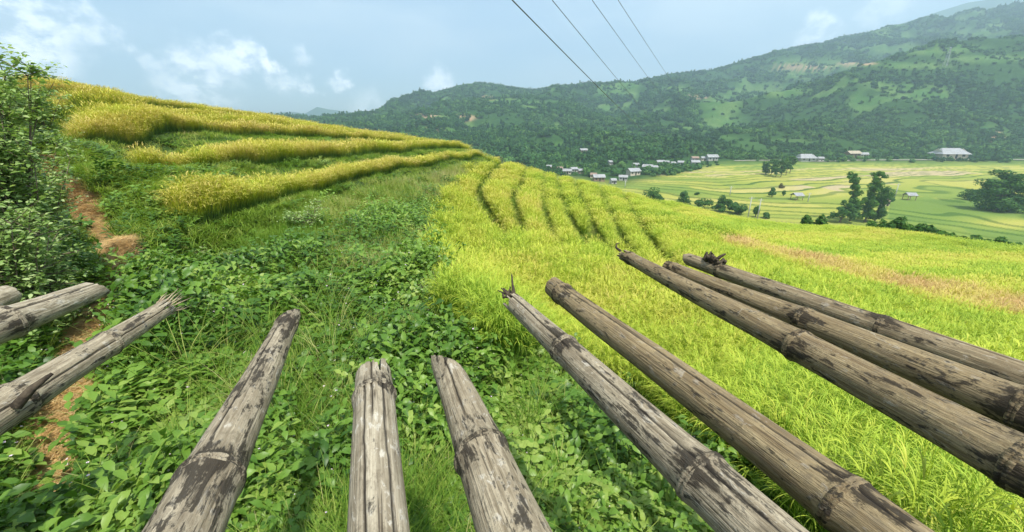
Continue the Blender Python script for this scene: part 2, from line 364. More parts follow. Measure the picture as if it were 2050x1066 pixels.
# ------------------------------------------------------------------ valley + hills, in (u = x/Y, Y)
KP = [-1500, -400, 300, 560, 700, 830, 960, 1060, 1150, 1250, 1340, 1440, 1560, 1700, 1850, 2050, 2500, 3200]
def curve(py, Y):
    py = np.array(py, float); Y = np.array(Y, float); x, y, z = at_Y(np.array(KP, float), py, Y); return x / Y, Y, z / Y
n_ = len(KP)
def flat(Y, z): x, y, _ = at_Y(np.array(KP, float), 300., Y); return x / Y, np.full(n_, float(Y)), np.full(n_, z / Y)
CV = [flat(40, -31.0), flat(110, -30.0),
      curve([300, 300, 310, 320, 325, 335, 345, 349, 355, 364, 345, 323, 320, 320, 320, 320, 320, 320], [290, 290, 290, 290, 280, 270, 262, 255, 245, 238, 262, 300, 305, 308, 310, 310, 310, 310]),
      curve([262, 262, 270, 280, 290, 300, 305, 310, 315, 318, 312, 300, 285, 285, 290, 290, 285, 280], [430, 430, 430, 430, 420, 400, 380, 360, 350, 330, 340, 370, 390, 380, 370, 365, 365, 365]),
      curve([240, 240, 250, 262, 262, 252, 245, 245, 250, 255, 252, 262, 240, 222, 205, 195, 180, 160], [620, 620, 620, 620, 620, 600, 590, 580, 560, 540, 520, 470, 480, 490, 490, 480, 480, 480]),
      curve([230, 230, 240, 258, 252, 228, 212, 215, 222, 224, 218, 225, 205, 160, 115, 80, 40, 0], [780, 780, 780, 780, 780, 780, 770, 760, 740, 720, 680, 620, 600, 600, 600, 600, 600, 600]),
      curve([230, 230, 240, 255, 247, 215, 193, 198, 200, 197, 192, 205, 215, 190, 150, 112, 75, 30], [880, 880, 880, 880, 880, 880, 880, 880, 880, 880, 860, 840, 780, 770, 760, 740, 740, 740]),
      curve([234, 234, 240, 256, 247, 207, 180, 190, 188, 182, 172, 165, 150, 128, 95, 62, 25, -20], [960, 960, 960, 960, 960, 960, 960, 960, 960, 960, 960, 980, 1000, 1000, 1000, 1000, 1000, 1000]),
      curve([238, 238, 240, 256, 247, 200, 168, 182, 177, 168, 154, 142, 105, 77, 45, 18, -20, -60], [1050, 1050, 1050, 1050, 1050, 1050, 1050, 1050, 1050, 1060, 1080, 1120, 1200, 1250, 1300, 1350, 1350, 1350]),
      curve([258, 258, 258, 262, 260, 235, 210, 215, 210, 200, 190, 175, 135, 105, 75, 50, 20, 0], [1500] * n_)]
NU, NY = 900, 620
Ug = np.linspace(-1.9, 2.3, NU); Yg = np.exp(np.linspace(math.log(45), math.log(1500), NY))
ZH = np.zeros((NU, NY)); FT = np.zeros(NU)
cu = [(np.interp(Ug, c[0], c[1]), np.interp(Ug, c[0], c[2])) for c in CV]
def smooth1(a, k=9):
    ker = np.hanning(k + 2)[1:-1]; ker /= ker.sum(); return np.convolve(np.pad(a, k // 2, 'edge'), ker, 'valid')
cu = [(smooth1(a, 15), smooth1(b, 15 if i < 8 else 7)) for i, (a, b) in enumerate(cu)]
for i in range(NU):
    ys = np.array([c[0][i] for c in cu]); ts = np.array([c[1][i] for c in cu])
    # monotone cubic in ln Y over t
    X = np.log(ys); d = np.diff(ts) / np.diff(X); mk = np.r_[d[0], (d[:-1] + d[1:]) / 2, d[-1]]
    mk[1:-1][d[:-1] * d[1:] <= 0] = 0
    lim = 3 * np.minimum(np.abs(np.r_[d[0], d]), np.abs(np.r_[d, d[-1]])); mk = np.clip(mk, -lim, lim)
    xq = np.log(Yg); j = np.clip(np.searchsorted(X, xq) - 1, 0, len(X) - 2); h = X[j + 1] - X[j]; s = np.clip((xq - X[j]) / h, 0, 1)
    ZH[i] = ((2 * s**3 - 3 * s**2 + 1) * ts[j] + (s**3 - 2 * s**2 + s) * h * mk[j] + (-2 * s**3 + 3 * s**2) * ts[j + 1] + (s**3 - s**2) * h * mk[j + 1]) * Yg
    FT[i] = ys[2]
UU, YY = np.meshgrid(Ug, Yg, indexing='ij'); XX = UU * YY
foot = FT[:, None]
mt = sstep(0, 140, YY - foot - 15); rdg = cu[8][0][:, None]
fade = 1 - .92 * sstep(-120, -10, YY - rdg)
rn = 1 - np.abs(fbm(XX / 170 + 4, YY / 170, 5, 31)) * 2
ZH = ZH + mt * fade * ((rn - .45) * 30 * np.clip(YY / 700, .5, 1.3) + fbm(XX / 40, YY / 40, 4, 12) * 5)
# valley terraces
fl = 1 - sstep(-25, 10, YY - foot)
warp_ = fbm(XX / 60, YY / 60, 3, 41) * 1.5 + fbm(XX / 18, YY / 18, 2, 44) * .3
lvl = (ZH + warp_ * .8) / .9 + YY * .10 + UU * 6 * np.sin(YY / 60)
lvl = lvl * 1.5
k_ = np.floor(lvl); f_ = lvl - k_
ZH = ZH + fl * .36 * ((k_ + sstep(.82, 1, f_)) - lvl) * .9
bund = fl * sstep(.76, .86, f_) * (1 - sstep(.97, 1.0, f_)) * (.55 + .45 * _h(k_.astype(np.int64), k_.astype(np.int64) * 0 + 3, 8))
cell = np.floor((XX + 30 * fbm(XX / 30, YY / 80, 2, 71)) / 45 + _h(k_.astype(np.int64), k_.astype(np.int64) * 0, 5) * 9)
fv = _h(k_.astype(np.int64), cell.astype(np.int64), 77)
fv = fv * .75 + .25 * np.clip(.5 + fbm(XX / 90, YY / 50, 3, 81) * 1.2, 0, 1)
HPX, HPY = project(XX, YY, ZH)
def ell(cx, cy, rx, ry, k=.35): return 1 - sstep(1 - k, 1 + k, np.hypot((HPX - cx) / rx, (HPY - cy) / ry) + .35 * fbm(XX / 25, YY / 25, 3, 55))
fields = np.zeros_like(ZH)
for e in [(1500, 300, 95, 22), (1590, 290, 40, 12), (1270, 300, 34, 16), (1560, 178, 75, 14), (1630, 130, 100, 12), (1480, 186, 40, 9), (1440, 213, 38, 26), (1445, 245, 50, 14), (1820, 285, 75, 18), (1900, 285, 60, 14), (2030, 310, 50, 14), (1990, 118, 90, 9),
          (1840, 98, 130, 12), (1810, 132, 90, 6), (1950, 65, 80, 8), (1010, 205, 40, 12), (1100, 255, 40, 10), (850, 235, 60, 10), (1350, 180, 40, 8), (1240, 215, 40, 10), (1330, 225, 40, 8), (900, 262, 50, 8), (1080, 210, 40, 7), (1600, 150, 60, 10), (1730, 60, 50, 5), (1380, 285, 30, 8)]:
    fields = np.maximum(fields, ell(*e))
brown = np.zeros_like(ZH)
for e in [(925, 237, 28, 7), (860, 262, 26, 5), (845, 233, 30, 5), (1995, 277, 14, 12), (1600, 135, 60, 4), (1390, 195, 28, 3), (1720, 128, 40, 3), (975, 197, 18, 4)]: brown = np.maximum(brown, ell(*e))
gully = fbm(XX / 70, YY / 55, 4, 91)
clear = np.clip(np.maximum(fields, sstep(.24, .48, gully)) * mt, 0, 1)
clear = np.where(HPY > 322, clear, clear)
grid = np.arange(NU * NY).reshape(NU, NY)
quads = np.stack([grid[:-1, :-1], grid[1:, :-1], grid[1:, 1:], grid[:-1, 1:]], -1).reshape(-1, 4)
m, t, o = new_mat('valley_and_hill_ground'); q_ = t.nodes.new('ShaderNodeTexCoord').outputs['Object']
n1 = noise_(t, q_, .035, 6, .6); n2 = noise_(t, q_, .35, 6, .65); n3 = noise_(t, mapping_(t, q_, (1, 1, 6)), 1.6, 4, .6)
fcol = ramp_(t, attr_(t, 'crop'), [(0, (.085, .15, .035)), (.3, (.155, .225, .045)), (.55, (.25, .285, .055)), (.75, (.37, .35, .075)), (.9, (.44, .38, .14)), (1, (.44, .34, .21))])
fcol = mixc(t, math_('MULTIPLY', maprange(t, n3, .35, .7), .30), fcol, (.13, .20, .03))
fcol = mixc(t, math_('MULTIPLY', attr_(t, 'bund'), .85), fcol, (.035, .09, .018))
hcol = mixc(t, maprange(t, n2, .3, .7), (.02, .055, .014), (.035, .085, .02))
ccol = mixc(t, maprange(t, n1, .35, .65), (.05, .125, .028), (.11, .18, .05))
ccol = mixc(t, maprange(t, n2, .4, .75), ccol, (.055, .12, .025))
hcol = mixc(t, attr_(t, 'clear'), hcol, ccol); hcol = mixc(t, attr_(t, 'brown'), hcol, (.36, .25, .15))
col = mixc(t, attr_(t, 'floor'), hcol, fcol)
p = principled(t, col, .95, .05); bump_(t, math_('ADD', n2, n3), .6, .6, p); t.links.new(p.outputs[0], o.inputs[0]); M_val = m
flr = (fl * (1 - .0)).ravel()
tan_ = .22 * np.exp(-((HPY - 345) / 22) ** 2) * sstep(1450, 1700, HPX) + .1 * np.exp(-((HPY - 345) / 20) ** 2) + .35 * np.exp(-(((HPX - 2040) / 110) ** 2 + ((HPY - 447) / 14) ** 2)) + .3 * np.exp(-(((HPX - 1660) / 60) ** 2 + ((HPY - 388) / 12) ** 2))
crop = np.clip(fv * .80 + tan_ + .14, 0, 1)
crop = np.where((HPY > 400) & (HPX > 1780), np.clip(crop * .55 + tan_, 0, 1), crop)
crop = np.where(HPY < 340, crop * (.55 + .45 * sstep(322, 340, HPY)), crop)
ysplit = np.searchsorted(Yg, 330)
def sub(name, j0, j1, kind='structure'):
    g = np.arange(NU * (j1 - j0)).reshape(NU, j1 - j0)
    qd = np.stack([g[:-1, :-1], g[1:, :-1], g[1:, 1:], g[:-1, 1:]], -1).reshape(-1, 4)
    me = np_mesh(name, np.stack([XX, YY, ZH], -1)[:, j0:j1], qd, [M_val])
    for nm, A in (('crop', crop), ('bund', bund), ('floor', fl), ('clear', clear), ('brown', brown)): add_attr(me, nm, A[:, j0:j1].ravel())
    return tag(link(bpy.data.objects.new(name, me)), kind=kind)
sub('valley_floor', 0, ysplit + 1); sub('hills', ysplit, NY)
def vq(A, x, y):
    a = (x / y - Ug[0]) / (Ug[-1] - Ug[0]) * (NU - 1); l = (np.log(y) - math.log(45)) / (math.log(1500) - math.log(45)) * (NY - 1)
    a = np.clip(a, 0, NU - 1.001); l = np.clip(l, 0, NY - 1.001); i = np.asarray(a).astype(int); j = np.asarray(l).astype(int); u = a - i; v = l - j
    return A[i, j] * (1 - u) * (1 - v) + A[i + 1, j] * u * (1 - v) + A[i, j + 1] * (1 - u) * v + A[i + 1, j + 1] * u * v
def valley_hit(px, py):
    x, y, z = (float(v) for v in ray(px, py)); u = x / y; tz = z / y
    i = int(np.clip(round((u - Ug[0]) / (Ug[-1] - Ug[0]) * (NU - 1)), 0, NU - 1)); ok = np.where(ZH[i, 60:] / Yg[60:] >= tz)[0]
    if not len(ok): return None
    j = ok[0] + 60; return Vector((u * Yg[j], Yg[j], ZH[i, j]))

# distant mountains beyond
def ridge(name, keys, Y, back, seed):
    P = np.array(keys, float); px = np.linspace(P[0, 0], P[-1, 0], 260); py = np.interp(px, P[:, 0], P[:, 1])
    x, y, z = at_Y(px, py, float(Y)); vs = []; nb = 40
    for j in range(nb):
        f = j / (nb - 1); s = -1 + 2 * f                       # -1 front foot, +1 back foot
        yy = Y + s * back; hgt = 1 - abs(s) ** 1.3
        zz = -60 + (z + 60) * hgt + fbm(x / 400 + seed, np.full_like(x, yy / 300), 5, seed) * 60 * np.sin(math.pi * f) * (abs(s) + .12)
        vs.append(np.stack([x * (yy / Y) ** .5, np.full_like(x, yy), zz], -1))
    g = np.arange(nb * 260).reshape(nb, 260); qd = np.stack([g[:-1, :-1], g[:-1, 1:], g[1:, 1:], g[1:, :-1]], -1).reshape(-1, 4)
    me = np_mesh(name, np.array(vs), qd, [plain(name + '_forest', (.025, .06, .02), (.05, .10, .03), .01)])
    tag(link(bpy.data.objects.new(name, me)), kind='structure')
ridge('distant_mountain', [(330, 262), (430, 240), (520, 228), (585, 222), (610, 226), (635, 213), (660, 219), (700, 225), (760, 236), (900, 255), (1000, 262)], 2500, 400, 3)
ridge('mountain', [(1400, 190), (1600, 120), (1740, 68), (1830, 38), (1880, 20), (1930, 5), (2010, -8), (2100, -14), (2400, 20), (2900, 100)], 2400, 400, 8)

# ------------------------------------------------------------------ scattering
PROTO = {}
def proto_coll(name, objs):
    c = bpy.data.collections.new(name)
    for i, o in enumerate(objs): o.name = '%s_%02d' % (name, i); c.objects.link(o)
    return c
def scatter(name, P, rot, scl, idx, tint, coll, label=None, cat=None):
    me = bpy.data.meshes.new(name); n = len(P); me.vertices.add(n); me.vertices.foreach_set('co', np.asarray(P, np.float32).ravel())
    add_attr(me, 'rot', rot, 'FLOAT_VECTOR'); add_attr(me, 'scl', scl, 'FLOAT_VECTOR'); add_attr(me, 'idx', idx, 'INT'); add_attr(me, 'tint', tint)
    ob = link(bpy.data.objects.new(name, me))
    g = bpy.data.node_groups.new(name, 'GeometryNodeTree')
    g.interface.new_socket('Geometry', in_out='INPUT', socket_type='NodeSocketGeometry'); g.interface.new_socket('Geometry', in_out='OUTPUT', socket_type='NodeSocketGeometry')
    a = g.nodes.new('NodeGroupInput'); b = g.nodes.new('NodeGroupOutput'); iop = g.nodes.new('GeometryNodeInstanceOnPoints'); ci = g.nodes.new('GeometryNodeCollectionInfo')
    ci.inputs['Collection'].default_value = coll; ci.inputs['Separate Children'].default_value = True; ci.inputs['Reset Children'].default_value = True
    iop.inputs['Pick Instance'].default_value = True
    def na(nm, typ):
        q = g.nodes.new('GeometryNodeInputNamedAttribute'); q.data_type = typ; q.inputs['Name'].default_value = nm; return q.outputs[0]
    m2p = g.nodes.new('GeometryNodeMeshToPoints'); g.links.new(a.outputs[0], m2p.inputs[0])
    er = g.nodes.new('FunctionNodeEulerToRotation'); g.links.new(na('rot', 'FLOAT_VECTOR'), er.inputs[0])
    g.links.new(m2p.outputs[0], iop.inputs['Points']); g.links.new(ci.outputs[0], iop.inputs['Instance']); g.links.new(na('idx', 'INT'), iop.inputs['Instance Index'])
    g.links.new(er.outputs[0], iop.inputs['Rotation']); g.links.new(na('scl', 'FLOAT_VECTOR'), iop.inputs['Scale']); g.links.new(iop.outputs[0], b.inputs[0])
    md = ob.modifiers.new('scatter', 'NODES'); md.node_group = g
    tag(ob, label, cat, kind='stuff'); return ob

def blade(V, Q, base, yaw, lean, length, width, seg, curl, mi, mlist, flatn=0.0):
    """one arching blade as a ribbon"""
    dx, dy = math.cos(yaw), math.sin(yaw); sx, sy = -dy, dx; p = list(base); a = lean; b0 = len(V)
    for i in range(seg + 1):
        f = i / seg; wd = width * (1 - f ** 2.2) * .5 + (.0004 if i == seg else 0)
        if i == 0: wd = width * .3
        V.append((p[0] + sx * wd, p[1] + sy * wd, p[2])); V.append((p[0] - sx * wd, p[1] - sy * wd, p[2]))
        st = length / seg; p = [p[0] + dx * math.sin(a) * st, p[1] + dy * math.sin(a) * st, p[2] + math.cos(a) * st]; a += curl / seg
    for i in range(seg): Q.append((b0 + 2 * i, b0 + 2 * i + 1, b0 + 2 * i + 3, b0 + 2 * i + 2)); mlist.append(mi)
def mk_obj(V, Q, M, mats, smooth=True): return bpy.data.objects.new('p', np_mesh('p', V, Q, mats, smooth, M))
def rice_proto(seed, nb, npan, seg, h=.72, spread=.05, wid=.009, panlen=.2):
    r = random.Random(seed); V, Q, M = [], [], []
    for i in range(nb):
        y = r.uniform(0, 6.283); d = r.uniform(0, spread)
        blade(V, Q, (d * math.cos(y), d * math.sin(y), 0), y + r.uniform(-.6, .6), r.uniform(.01, .20), h * r.uniform(.6, 1.12), wid * r.uniform(.7, 1.3), seg, r.choice((r.uniform(.0, .3), r.uniform(.0, .4), r.uniform(.3, 1.2))), 0, M)
    for i in range(npan):
        y = r.uniform(0, 6.283); d = r.uniform(0, spread); hh = h * r.uniform(.72, .98); l = r.uniform(.05, .2)
        bx, by = d * math.cos(y), d * math.sin(y); tx, ty = bx + math.cos(y) * l * hh, by + math.sin(y) * l * hh
        blade(V, Q, (bx, by, 0), y, l, hh, .004, max(1, seg // 2), 0.1, 0, M)
        for k in range(3 if seg > 2 else 2): blade(V, Q, (tx, ty, hh * math.cos(l)), y + r.uniform(-.5, .5), .5 + r.uniform(-.3, .5), panlen * r.uniform(.6, 1.1), wid * 1.15 * r.uniform(.7, 1.2), max(2, seg), 2.0 + r.uniform(-.5, .7), 1, M)
    return mk_obj(V, Q, M, [M_rice, M_pan])
RICE_N = proto_coll('rice_near', [rice_proto(s, 26, 8, 5, .70, .06, .0045, .15) for s in range(5)])
RICE_M = proto_coll('rice_mid', [rice_proto(20 + s, 24, 8, 3, .72, .13, .008) for s in range(5)])
RICE_F = proto_coll('rice_far', [rice_proto(40 + s, 46, 26, 2, .72, .38, .016, .2) for s in range(5)])
def grass_proto(seed, nb, seg, h, spread, wid, curl=1.4):
    r = random.Random(seed); V, Q, M = [], [], []
    for i in range(nb):
        y = r.uniform(0, 6.283); d = spread * math.sqrt(r.random())
        blade(V, Q, (d * math.cos(y), d * math.sin(y), 0), r.uniform(0, 6.283), r.uniform(.05, .6), h * r.uniform(.4, 1.15), wid * r.uniform(.6, 1.3), seg, r.uniform(.2, curl), 0, M)
    return mk_obj(V, Q, M, [M_grass])
GRASS_N = proto_coll('grass_near', [grass_proto(60 + s, 34, 4, .28, .06, .0045) for s in range(4)] + [grass_proto(70 + s, 22, 5, .45, .05, .007, 2.0) for s in range(2)])
GRASS_F = proto_coll('grass_far', [grass_proto(80 + s, 50, 2, .34, .25, .013) for s in range(4)])
def leafq(V, Q, M, c, d, n, L_, W_, mi=0, fold=.15):
    """ovate leaf: 3 rows along direction d, normal n"""
    d = d.normalized(); s = d.cross(n).normalized(); n = s.cross(d); b = len(V)
    for f, wv, dr in ((0, .08, 0), (.3, .48, .02), (.62, .42, 0), (1, .03, -.12)):
        m_ = c + d * (L_ * f) + n * (L_ * dr)
        V.append(m_ + s * W_ * wv + n * W_ * fold * wv); V.append(m_); V.append(m_ - s * W_ * wv + n * W_ * fold * wv)
    for i in range(3):
        for k in range(2): Q.append((b + 3 * i + k, b + 3 * i + k + 1, b + 3 * i + k + 4, b + 3 * i + k + 3)); M.append(mi)
def weed_proto(seed, nst, h, ll, spread, flower=False, nn=5, droop=.3):
    r = random.Random(seed); V, Q, M = [], [], []
    for s in range(nst):
        y = r.uniform(0, 6.283); lean = r.uniform(.1, .7); hh = h * r.uniform(.5, 1.1)
        base = Vector((r.uniform(-spread, spread), r.uniform(-spread, spread), 0)); ax = Vector((math.cos(y) * math.sin(lean), math.sin(y) * math.sin(lean), math.cos(lean)))
        b0 = len(V); blade(V, Q, base, y, lean, hh, .005, 2, .1, 1, M)
        for k in range(nn):
            f = (k + 1) / nn; p = base + ax * hh * f
            for side in (0, 1):
                a = y + k * 1.57 + side * math.pi + r.uniform(-.3, .3)
                d = Vector((math.cos(a), math.sin(a), r.uniform(-droop, droop + .2))); n = Vector((r.uniform(-.35, .35), r.uniform(-.35, .35), 1))
                leafq(V, Q, M, p, d, n, ll * r.uniform(.6, 1.15), ll * .62 * r.uniform(.8, 1.1))
        if flower and r.random() < .6:
            p = base + ax * hh * 1.08
            for a in range(5): leafq(V, Q, M, p, Vector((math.cos(a * 1.257), math.sin(a * 1.257), .3)), Vector((0, 0, 1)), .008, .006, 2)
    return mk_obj(V, Q, M, [M_weed, M_stemg, M_flower])
WEED = proto_coll('weeds', [weed_proto(100, 6, .24, .045, .06), weed_proto(101, 7, .20, .032, .07), weed_proto(102, 5, .28, .055, .05), weed_proto(103, 7, .26, .028, .07, True, 6), weed_proto(104, 8, .18, .024, .08, True, 6), weed_proto(105, 4, .30, .07, .05, False, 4)])
WEED_F = proto_coll('weeds_far', [weed_proto(110 + s, 20, .34, .06, .24, False, 5) for s in range(3)])

def samp(n, r0, r1, az0=-62, az1=62, power=1.0):
    """points with density ~ uniform in area between r0 and r1"""
    r = np.sqrt(RNG.uniform(r0 * r0, r1 * r1, n)) if power == 2 else np.exp(RNG.uniform(math.log(r0), math.log(r1), n))
    a = np.radians(RNG.uniform(az0, az1, n)); return r * np.sin(a), r * np.cos(a), r
# rice field on the right: outline (pixels of the ground, laid onto it)
RIGHT = [(985, 316), (935, 352), (898, 400), (880, 455), (882, 520), (905, 580), (985, 640), (1100, 665), (1210, 720), (1330, 775), (1460, 850), (1600, 930), (1760, 1040), (1900, 1250), (2000, 1500), (6000, 1500), (6000, 250), (1200, 250)]
STR = [[(1012, 318), (985, 338), (965, 365), (960, 388), (970, 410), (990, 440), (1020, 480)], [(1054, 333), (1045, 360), (1030, 385), (1028, 402), (1034, 425), (1052, 465)], [(1090, 345), (1087, 380), (1091, 420), (1104, 465), (1125, 500)], [(1116, 350), (1125, 390), (1140, 430), (1152, 455), (1180, 510)],
       [(1150, 362), (1172, 405), (1186, 445), (1196, 470), (1235, 525)], [(1200, 373), (1225, 425), (1243, 470), (1260, 500), (1300, 545)], [(1248, 385), (1275, 430), (1300, 480), (1335, 520), (1390, 560)]]
BAND = [(1240, 372), (1290, 392), (1345, 420), (1400, 446), (1450, 472), (1520, 500), (1640, 540), (1800, 585), (2050, 640), (2500, 720)]
PINK = [(1455, 482), (1560, 512), (1700, 552), (1850, 588), (2050, 625), (2500, 690)]
def rice_zones(x, y):
    z = grid_q(Zs, x, y); s = grid_q(Ss, x, y); r = np.hypot(x, y)
    px, py = project(x, y, z); pxt, pyt = project(x, y, z + .62)
    jit = fbm(x * 1.5, y * 1.5, 3, 21)
    right = in_poly(pxt + jit * 34 + 22 * fbm(x * 5, y * 5, 2, 29), pyt + jit * 14, RIGHT) & (s < .6)
    ds = np.full(x.shape, 1e9)
    for l in STR: ds = np.minimum(ds, dist_poly(pxt, pyt, l) * r / F)
    gapw = np.where(r > 7, .29 * sstep(7, 17, r) + .05, 0.0); right &= ds > gapw
    db = dist_poly(pxt, pyt, BAND) * r / F
    k = np.floor(s); fr_ = s - k
    left_lim = np.interp(k, [1, 2, 3, 4, 5, 6, 7], [335, 270, 150, 90, 60, 40, 20])
    left = (s > 1.0) & (s < 7.6) & (fr_ < np.interp(k, [1, 2, 3, 4], [.27, .40, 1.1, .84])) & (pxt + jit * 25 > left_lim) & (r > 8) & (pyt < 470)
    rise = (s > .6) & (s < 7.2) & ~left & (r > 7)
    return z, s, px, py, pxt, pyt, right, left, rise, ds, db, r
def emit(name, x, y, z, coll, nproto, tint, smin, smax, tiltmax=.12, label=None, cat=None, zs=None):
    n = len(x); rsc = np.clip(.30 + .2 * np.hypot(x, y), .45, 1.0) if coll.name.startswith('weeds') else 1.0
    rot = np.c_[RNG.normal(0, tiltmax, n), RNG.normal(0, tiltmax, n), RNG.uniform(0, 6.283, n)]
    s = RNG.uniform(smin, smax, n) * rsc; sv = np.c_[s, s, s * (1 if zs is None else zs) * RNG.uniform(.8, 1.18, n)]
    return scatter(name, np.c_[x, y, z], rot, sv, RNG.integers(0, nproto, n), np.clip(tint, 0, 1), coll, label, cat)
def rice_tint(x, y, px, py, left, s, pxt=None, pyt=None):
    n = fbm(x / 3.5, y / 3.5, 3, 61); n2 = fbm(x * .9, y * .9, 3, 63); r = np.hypot(x, y)
    tr = .33 + .18 * n + .18 * n2
    tr += .10 * sstep(1250, 950, pxt) * sstep(12, 20, r)
    bandy = pyt - np.interp(pxt, [q[0] for q in BAND], [q[1] for q in BAND])
    low = (pxt > 1300) & (bandy < 0)
    tr = np.where(low, .30 + .16 * np.sin(pyt / 9 + pxt / 300 + 2 * n) + .1 * n2, tr)
    dp = dist_poly(pxt, pyt, PINK); tr = tr + (pxt > 1300) * .50 * (1 - sstep(4 + (pxt - 1400) / 60, 16 + (pxt - 1400) / 32, dp))
    lower = (pxt > 1500) & (bandy > 0); tr = np.where(lower, tr - .10, tr)
    tr = tr - .10 * (1 - sstep(3, 7, r))
    tl = .56 + .12 * n + .12 * n2 + .02 * (s > 3) + .05 * np.sin(s * 12.6) * (s > 3)
    return np.where(left, tl, tr) + RNG.normal(0, .09, len(x))
RL = 'golden ripening rice standing on the terraces and the big sloping field'
for (nm, n, r0, r1, pw, coll, sm, sx, lab) in (
    ('rice', 19000, 1.3, 6.5, 2, RICE_N, .85, 1.15, 'arching green and gold rice at the lower right, nearest the bamboo poles'),
    ('rice', 58000, 6.5, 20, 2, RICE_M, .85, 1.2, 'yellow green rice in the middle distance of the field and the lowest gold terrace'),
    ('rice', 62000, 20, 58, 2, RICE_F, .9, 1.2, 'far ripe rice up to the brow of the field and of the terraced hill')):
    x, y, r = samp(int(n * (1.14 if r0 < 20 else 1)), r0, r1, -64, 82 if r0 < 20 else 66, pw)
    z, s, px, py, pxt, pyt, right, left, rise, ds, db, r = rice_zones(x, y)
    keep = right | left
    band = db < .06 + r * .004; keep &= ~(band & right & (pxt < 1470) & (RNG.random(len(x)) < .8))
    x, y, z, s, px, py, left, r, pxt, pyt = (a[keep] for a in (x, y, z, s, px, py, left, r, pxt, pyt))
    zs = np.where(left, np.where(s < 2, .62, np.where(s < 3, .78, .74)), np.where(r > 20, .85, 1.0))
    emit(nm, x, y, z, coll, 5, rice_tint(x, y, px, py, left, s, pxt, pyt), sm, sx, .07, lab, 'rice', zs)
# grass and weeds elsewhere
def gtint(x, y): return .42 + .3 * fbm(x / 1.2, y / 1.2, 3, 33) + RNG.normal(0, .1, len(x))
x, y, r = samp(74000, .55, 7, -72, 76, 2); x2, y2, _ = samp(110000, .5, 4, -66, 66, 1); x, y = np.r_[x, x2], np.r_[y, y2]
z, s, px, py, pxt, pyt, right, left, rise, ds, db, r = rice_zones(x, y)
pm = path_mask(x, y); dry = fbm(x / .7, y / .7, 3, 17)
lush = sstep(-.15, .25, fbm(x / .9 + 5, y / .9, 3, 27) * .8 + .48 - .75 * ((np.abs(px - 690) < 210) & (py > 800)) - .35 * (py < 560) - .3 * (px < 130) * (py < 900))
u = RNG.random(len(x)); base = ~right & ~left & (pm < .5)
w_ = base & (u < .2 + .8 * lush); g_ = (base & (u > .5 + .47 * lush)) | ((pm > .3) & (pm < .8) & (u < .4))
tall = .8 + .5 * sstep(2, 6, r)
emit('weeds', x[w_], y[w_], z[w_], WEED, 6, .52 + .6 * fbm(x[w_] / .8, y[w_] / .8, 3, 37) + RNG.normal(0, .2, w_.sum()), .65, 1.3, .3, 'low broad leafed green weeds around the bamboo poles and beside the path', 'weeds', (.5 + 1.3 * np.clip(.5 + fbm(x[w_] * 1.4, y[w_] * 1.4, 3, 57), 0, 1) ** 1.3) * np.where(in_poly(px[w_] + 75, py[w_] - 25, RIGHT), 1.6, 1))
emit('grass', x[g_], y[g_], z[g_], GRASS_N, 6, .46 + .28 * dry[g_] + RNG.normal(0, .18, g_.sum()) + .14 * (py[g_] > 800), .5, 1.02, .15, 'fine green grass with dry blades under the nearest bamboo poles', 'grass')
x, y, r = samp(60000, 6.0, 42, -66, 66, 2); x2, y2, _ = samp(22000, 6, 14, -66, 10, 2); x, y = np.r_[x, x2], np.r_[y, y2]
z, s, px, py, pxt, pyt, right, left, rise, ds, db, r = rice_zones(x, y)
pm = path_mask(x, y); base = ~right & ~left & (dist_poly(x, y, PATHW) > .34); gap = (ds < .5) | ((db < .5) & (pxt > 1230))
base &= (px < 1010) | gap
u = RNG.random(len(x)); lush = sstep(-.25, .2, fbm(x / 2 + 5, y / 2, 3, 27) + .3 * (px < 350) - .7 * (px > 620) - .1 * rise - .38)
w_ = base & (u < .15 + .6 * lush) & ~gap & ~((s > .6) & (RNG.random(len(x)) < .5)); g_ = base & (u > .2 + .4 * lush)
emit('weeds', x[w_], y[w_], z[w_] - .05, WEED_F, 3, .52 + .65 * fbm(x[w_] / 1.6, y[w_] / 1.6, 3, 37) + RNG.normal(0, .2, w_.sum()), .8, 1.6, .2, 'bushy green weeds on the bank below the gold terraces', 'weeds', np.where(s[w_] > .6, .30, np.where(s[w_] > .2, .6, 1.0)) * (.5 + 1.1 * np.clip(.5 + fbm(x[w_] / 1.3, y[w_] / 1.3, 3, 58), 0, 1)))
gt = .60 + .25 * fbm(x[g_] / 2, y[g_] / 2, 3, 33) + RNG.normal(0, .09, g_.sum()) + .02 * rise[g_] + .24 * ((px[g_] > 640) & (px[g_] < 960) & (py[g_] > 330) & ~rise[g_]) - .06 * (gap[g_] & (pxt[g_] > 950))
gs = np.where(gap[g_], .75, np.where(rise[g_] | (s[g_] > .7), .42, 1.1))
emit('grass', x[g_], y[g_], z[g_] - .03, GRASS_F, 4, gt, .8, 1.3, .15, 'long grass on the green bank and the risers between the rice terraces', 'grass', gs)
LONGG = proto_coll('long_grass', [grass_proto(90 + s, 30, 6, .62, .07, .006, 2.2) for s in range(4)])
x, y, r = samp(9000, 2.2, 14, -60, 20, 2); z, s, px, py, pxt, pyt, right, left, rise, ds, db, r = rice_zones(x, y)
k = ~right & ~left & (s < .7) & (path_mask(x, y) < .1) & (RNG.random(len(x)) < sstep(.02, .4, fbm(x / 1.1 + 9, y / 1.1, 3, 83)))
emit('grass', x[k], y[k], z[k], LONGG, 4, .62 + RNG.normal(0, .18, k.sum()), .5, 1.1, .2, 'tufts of tall arching pale grass among the weeds of the slope', 'grass')
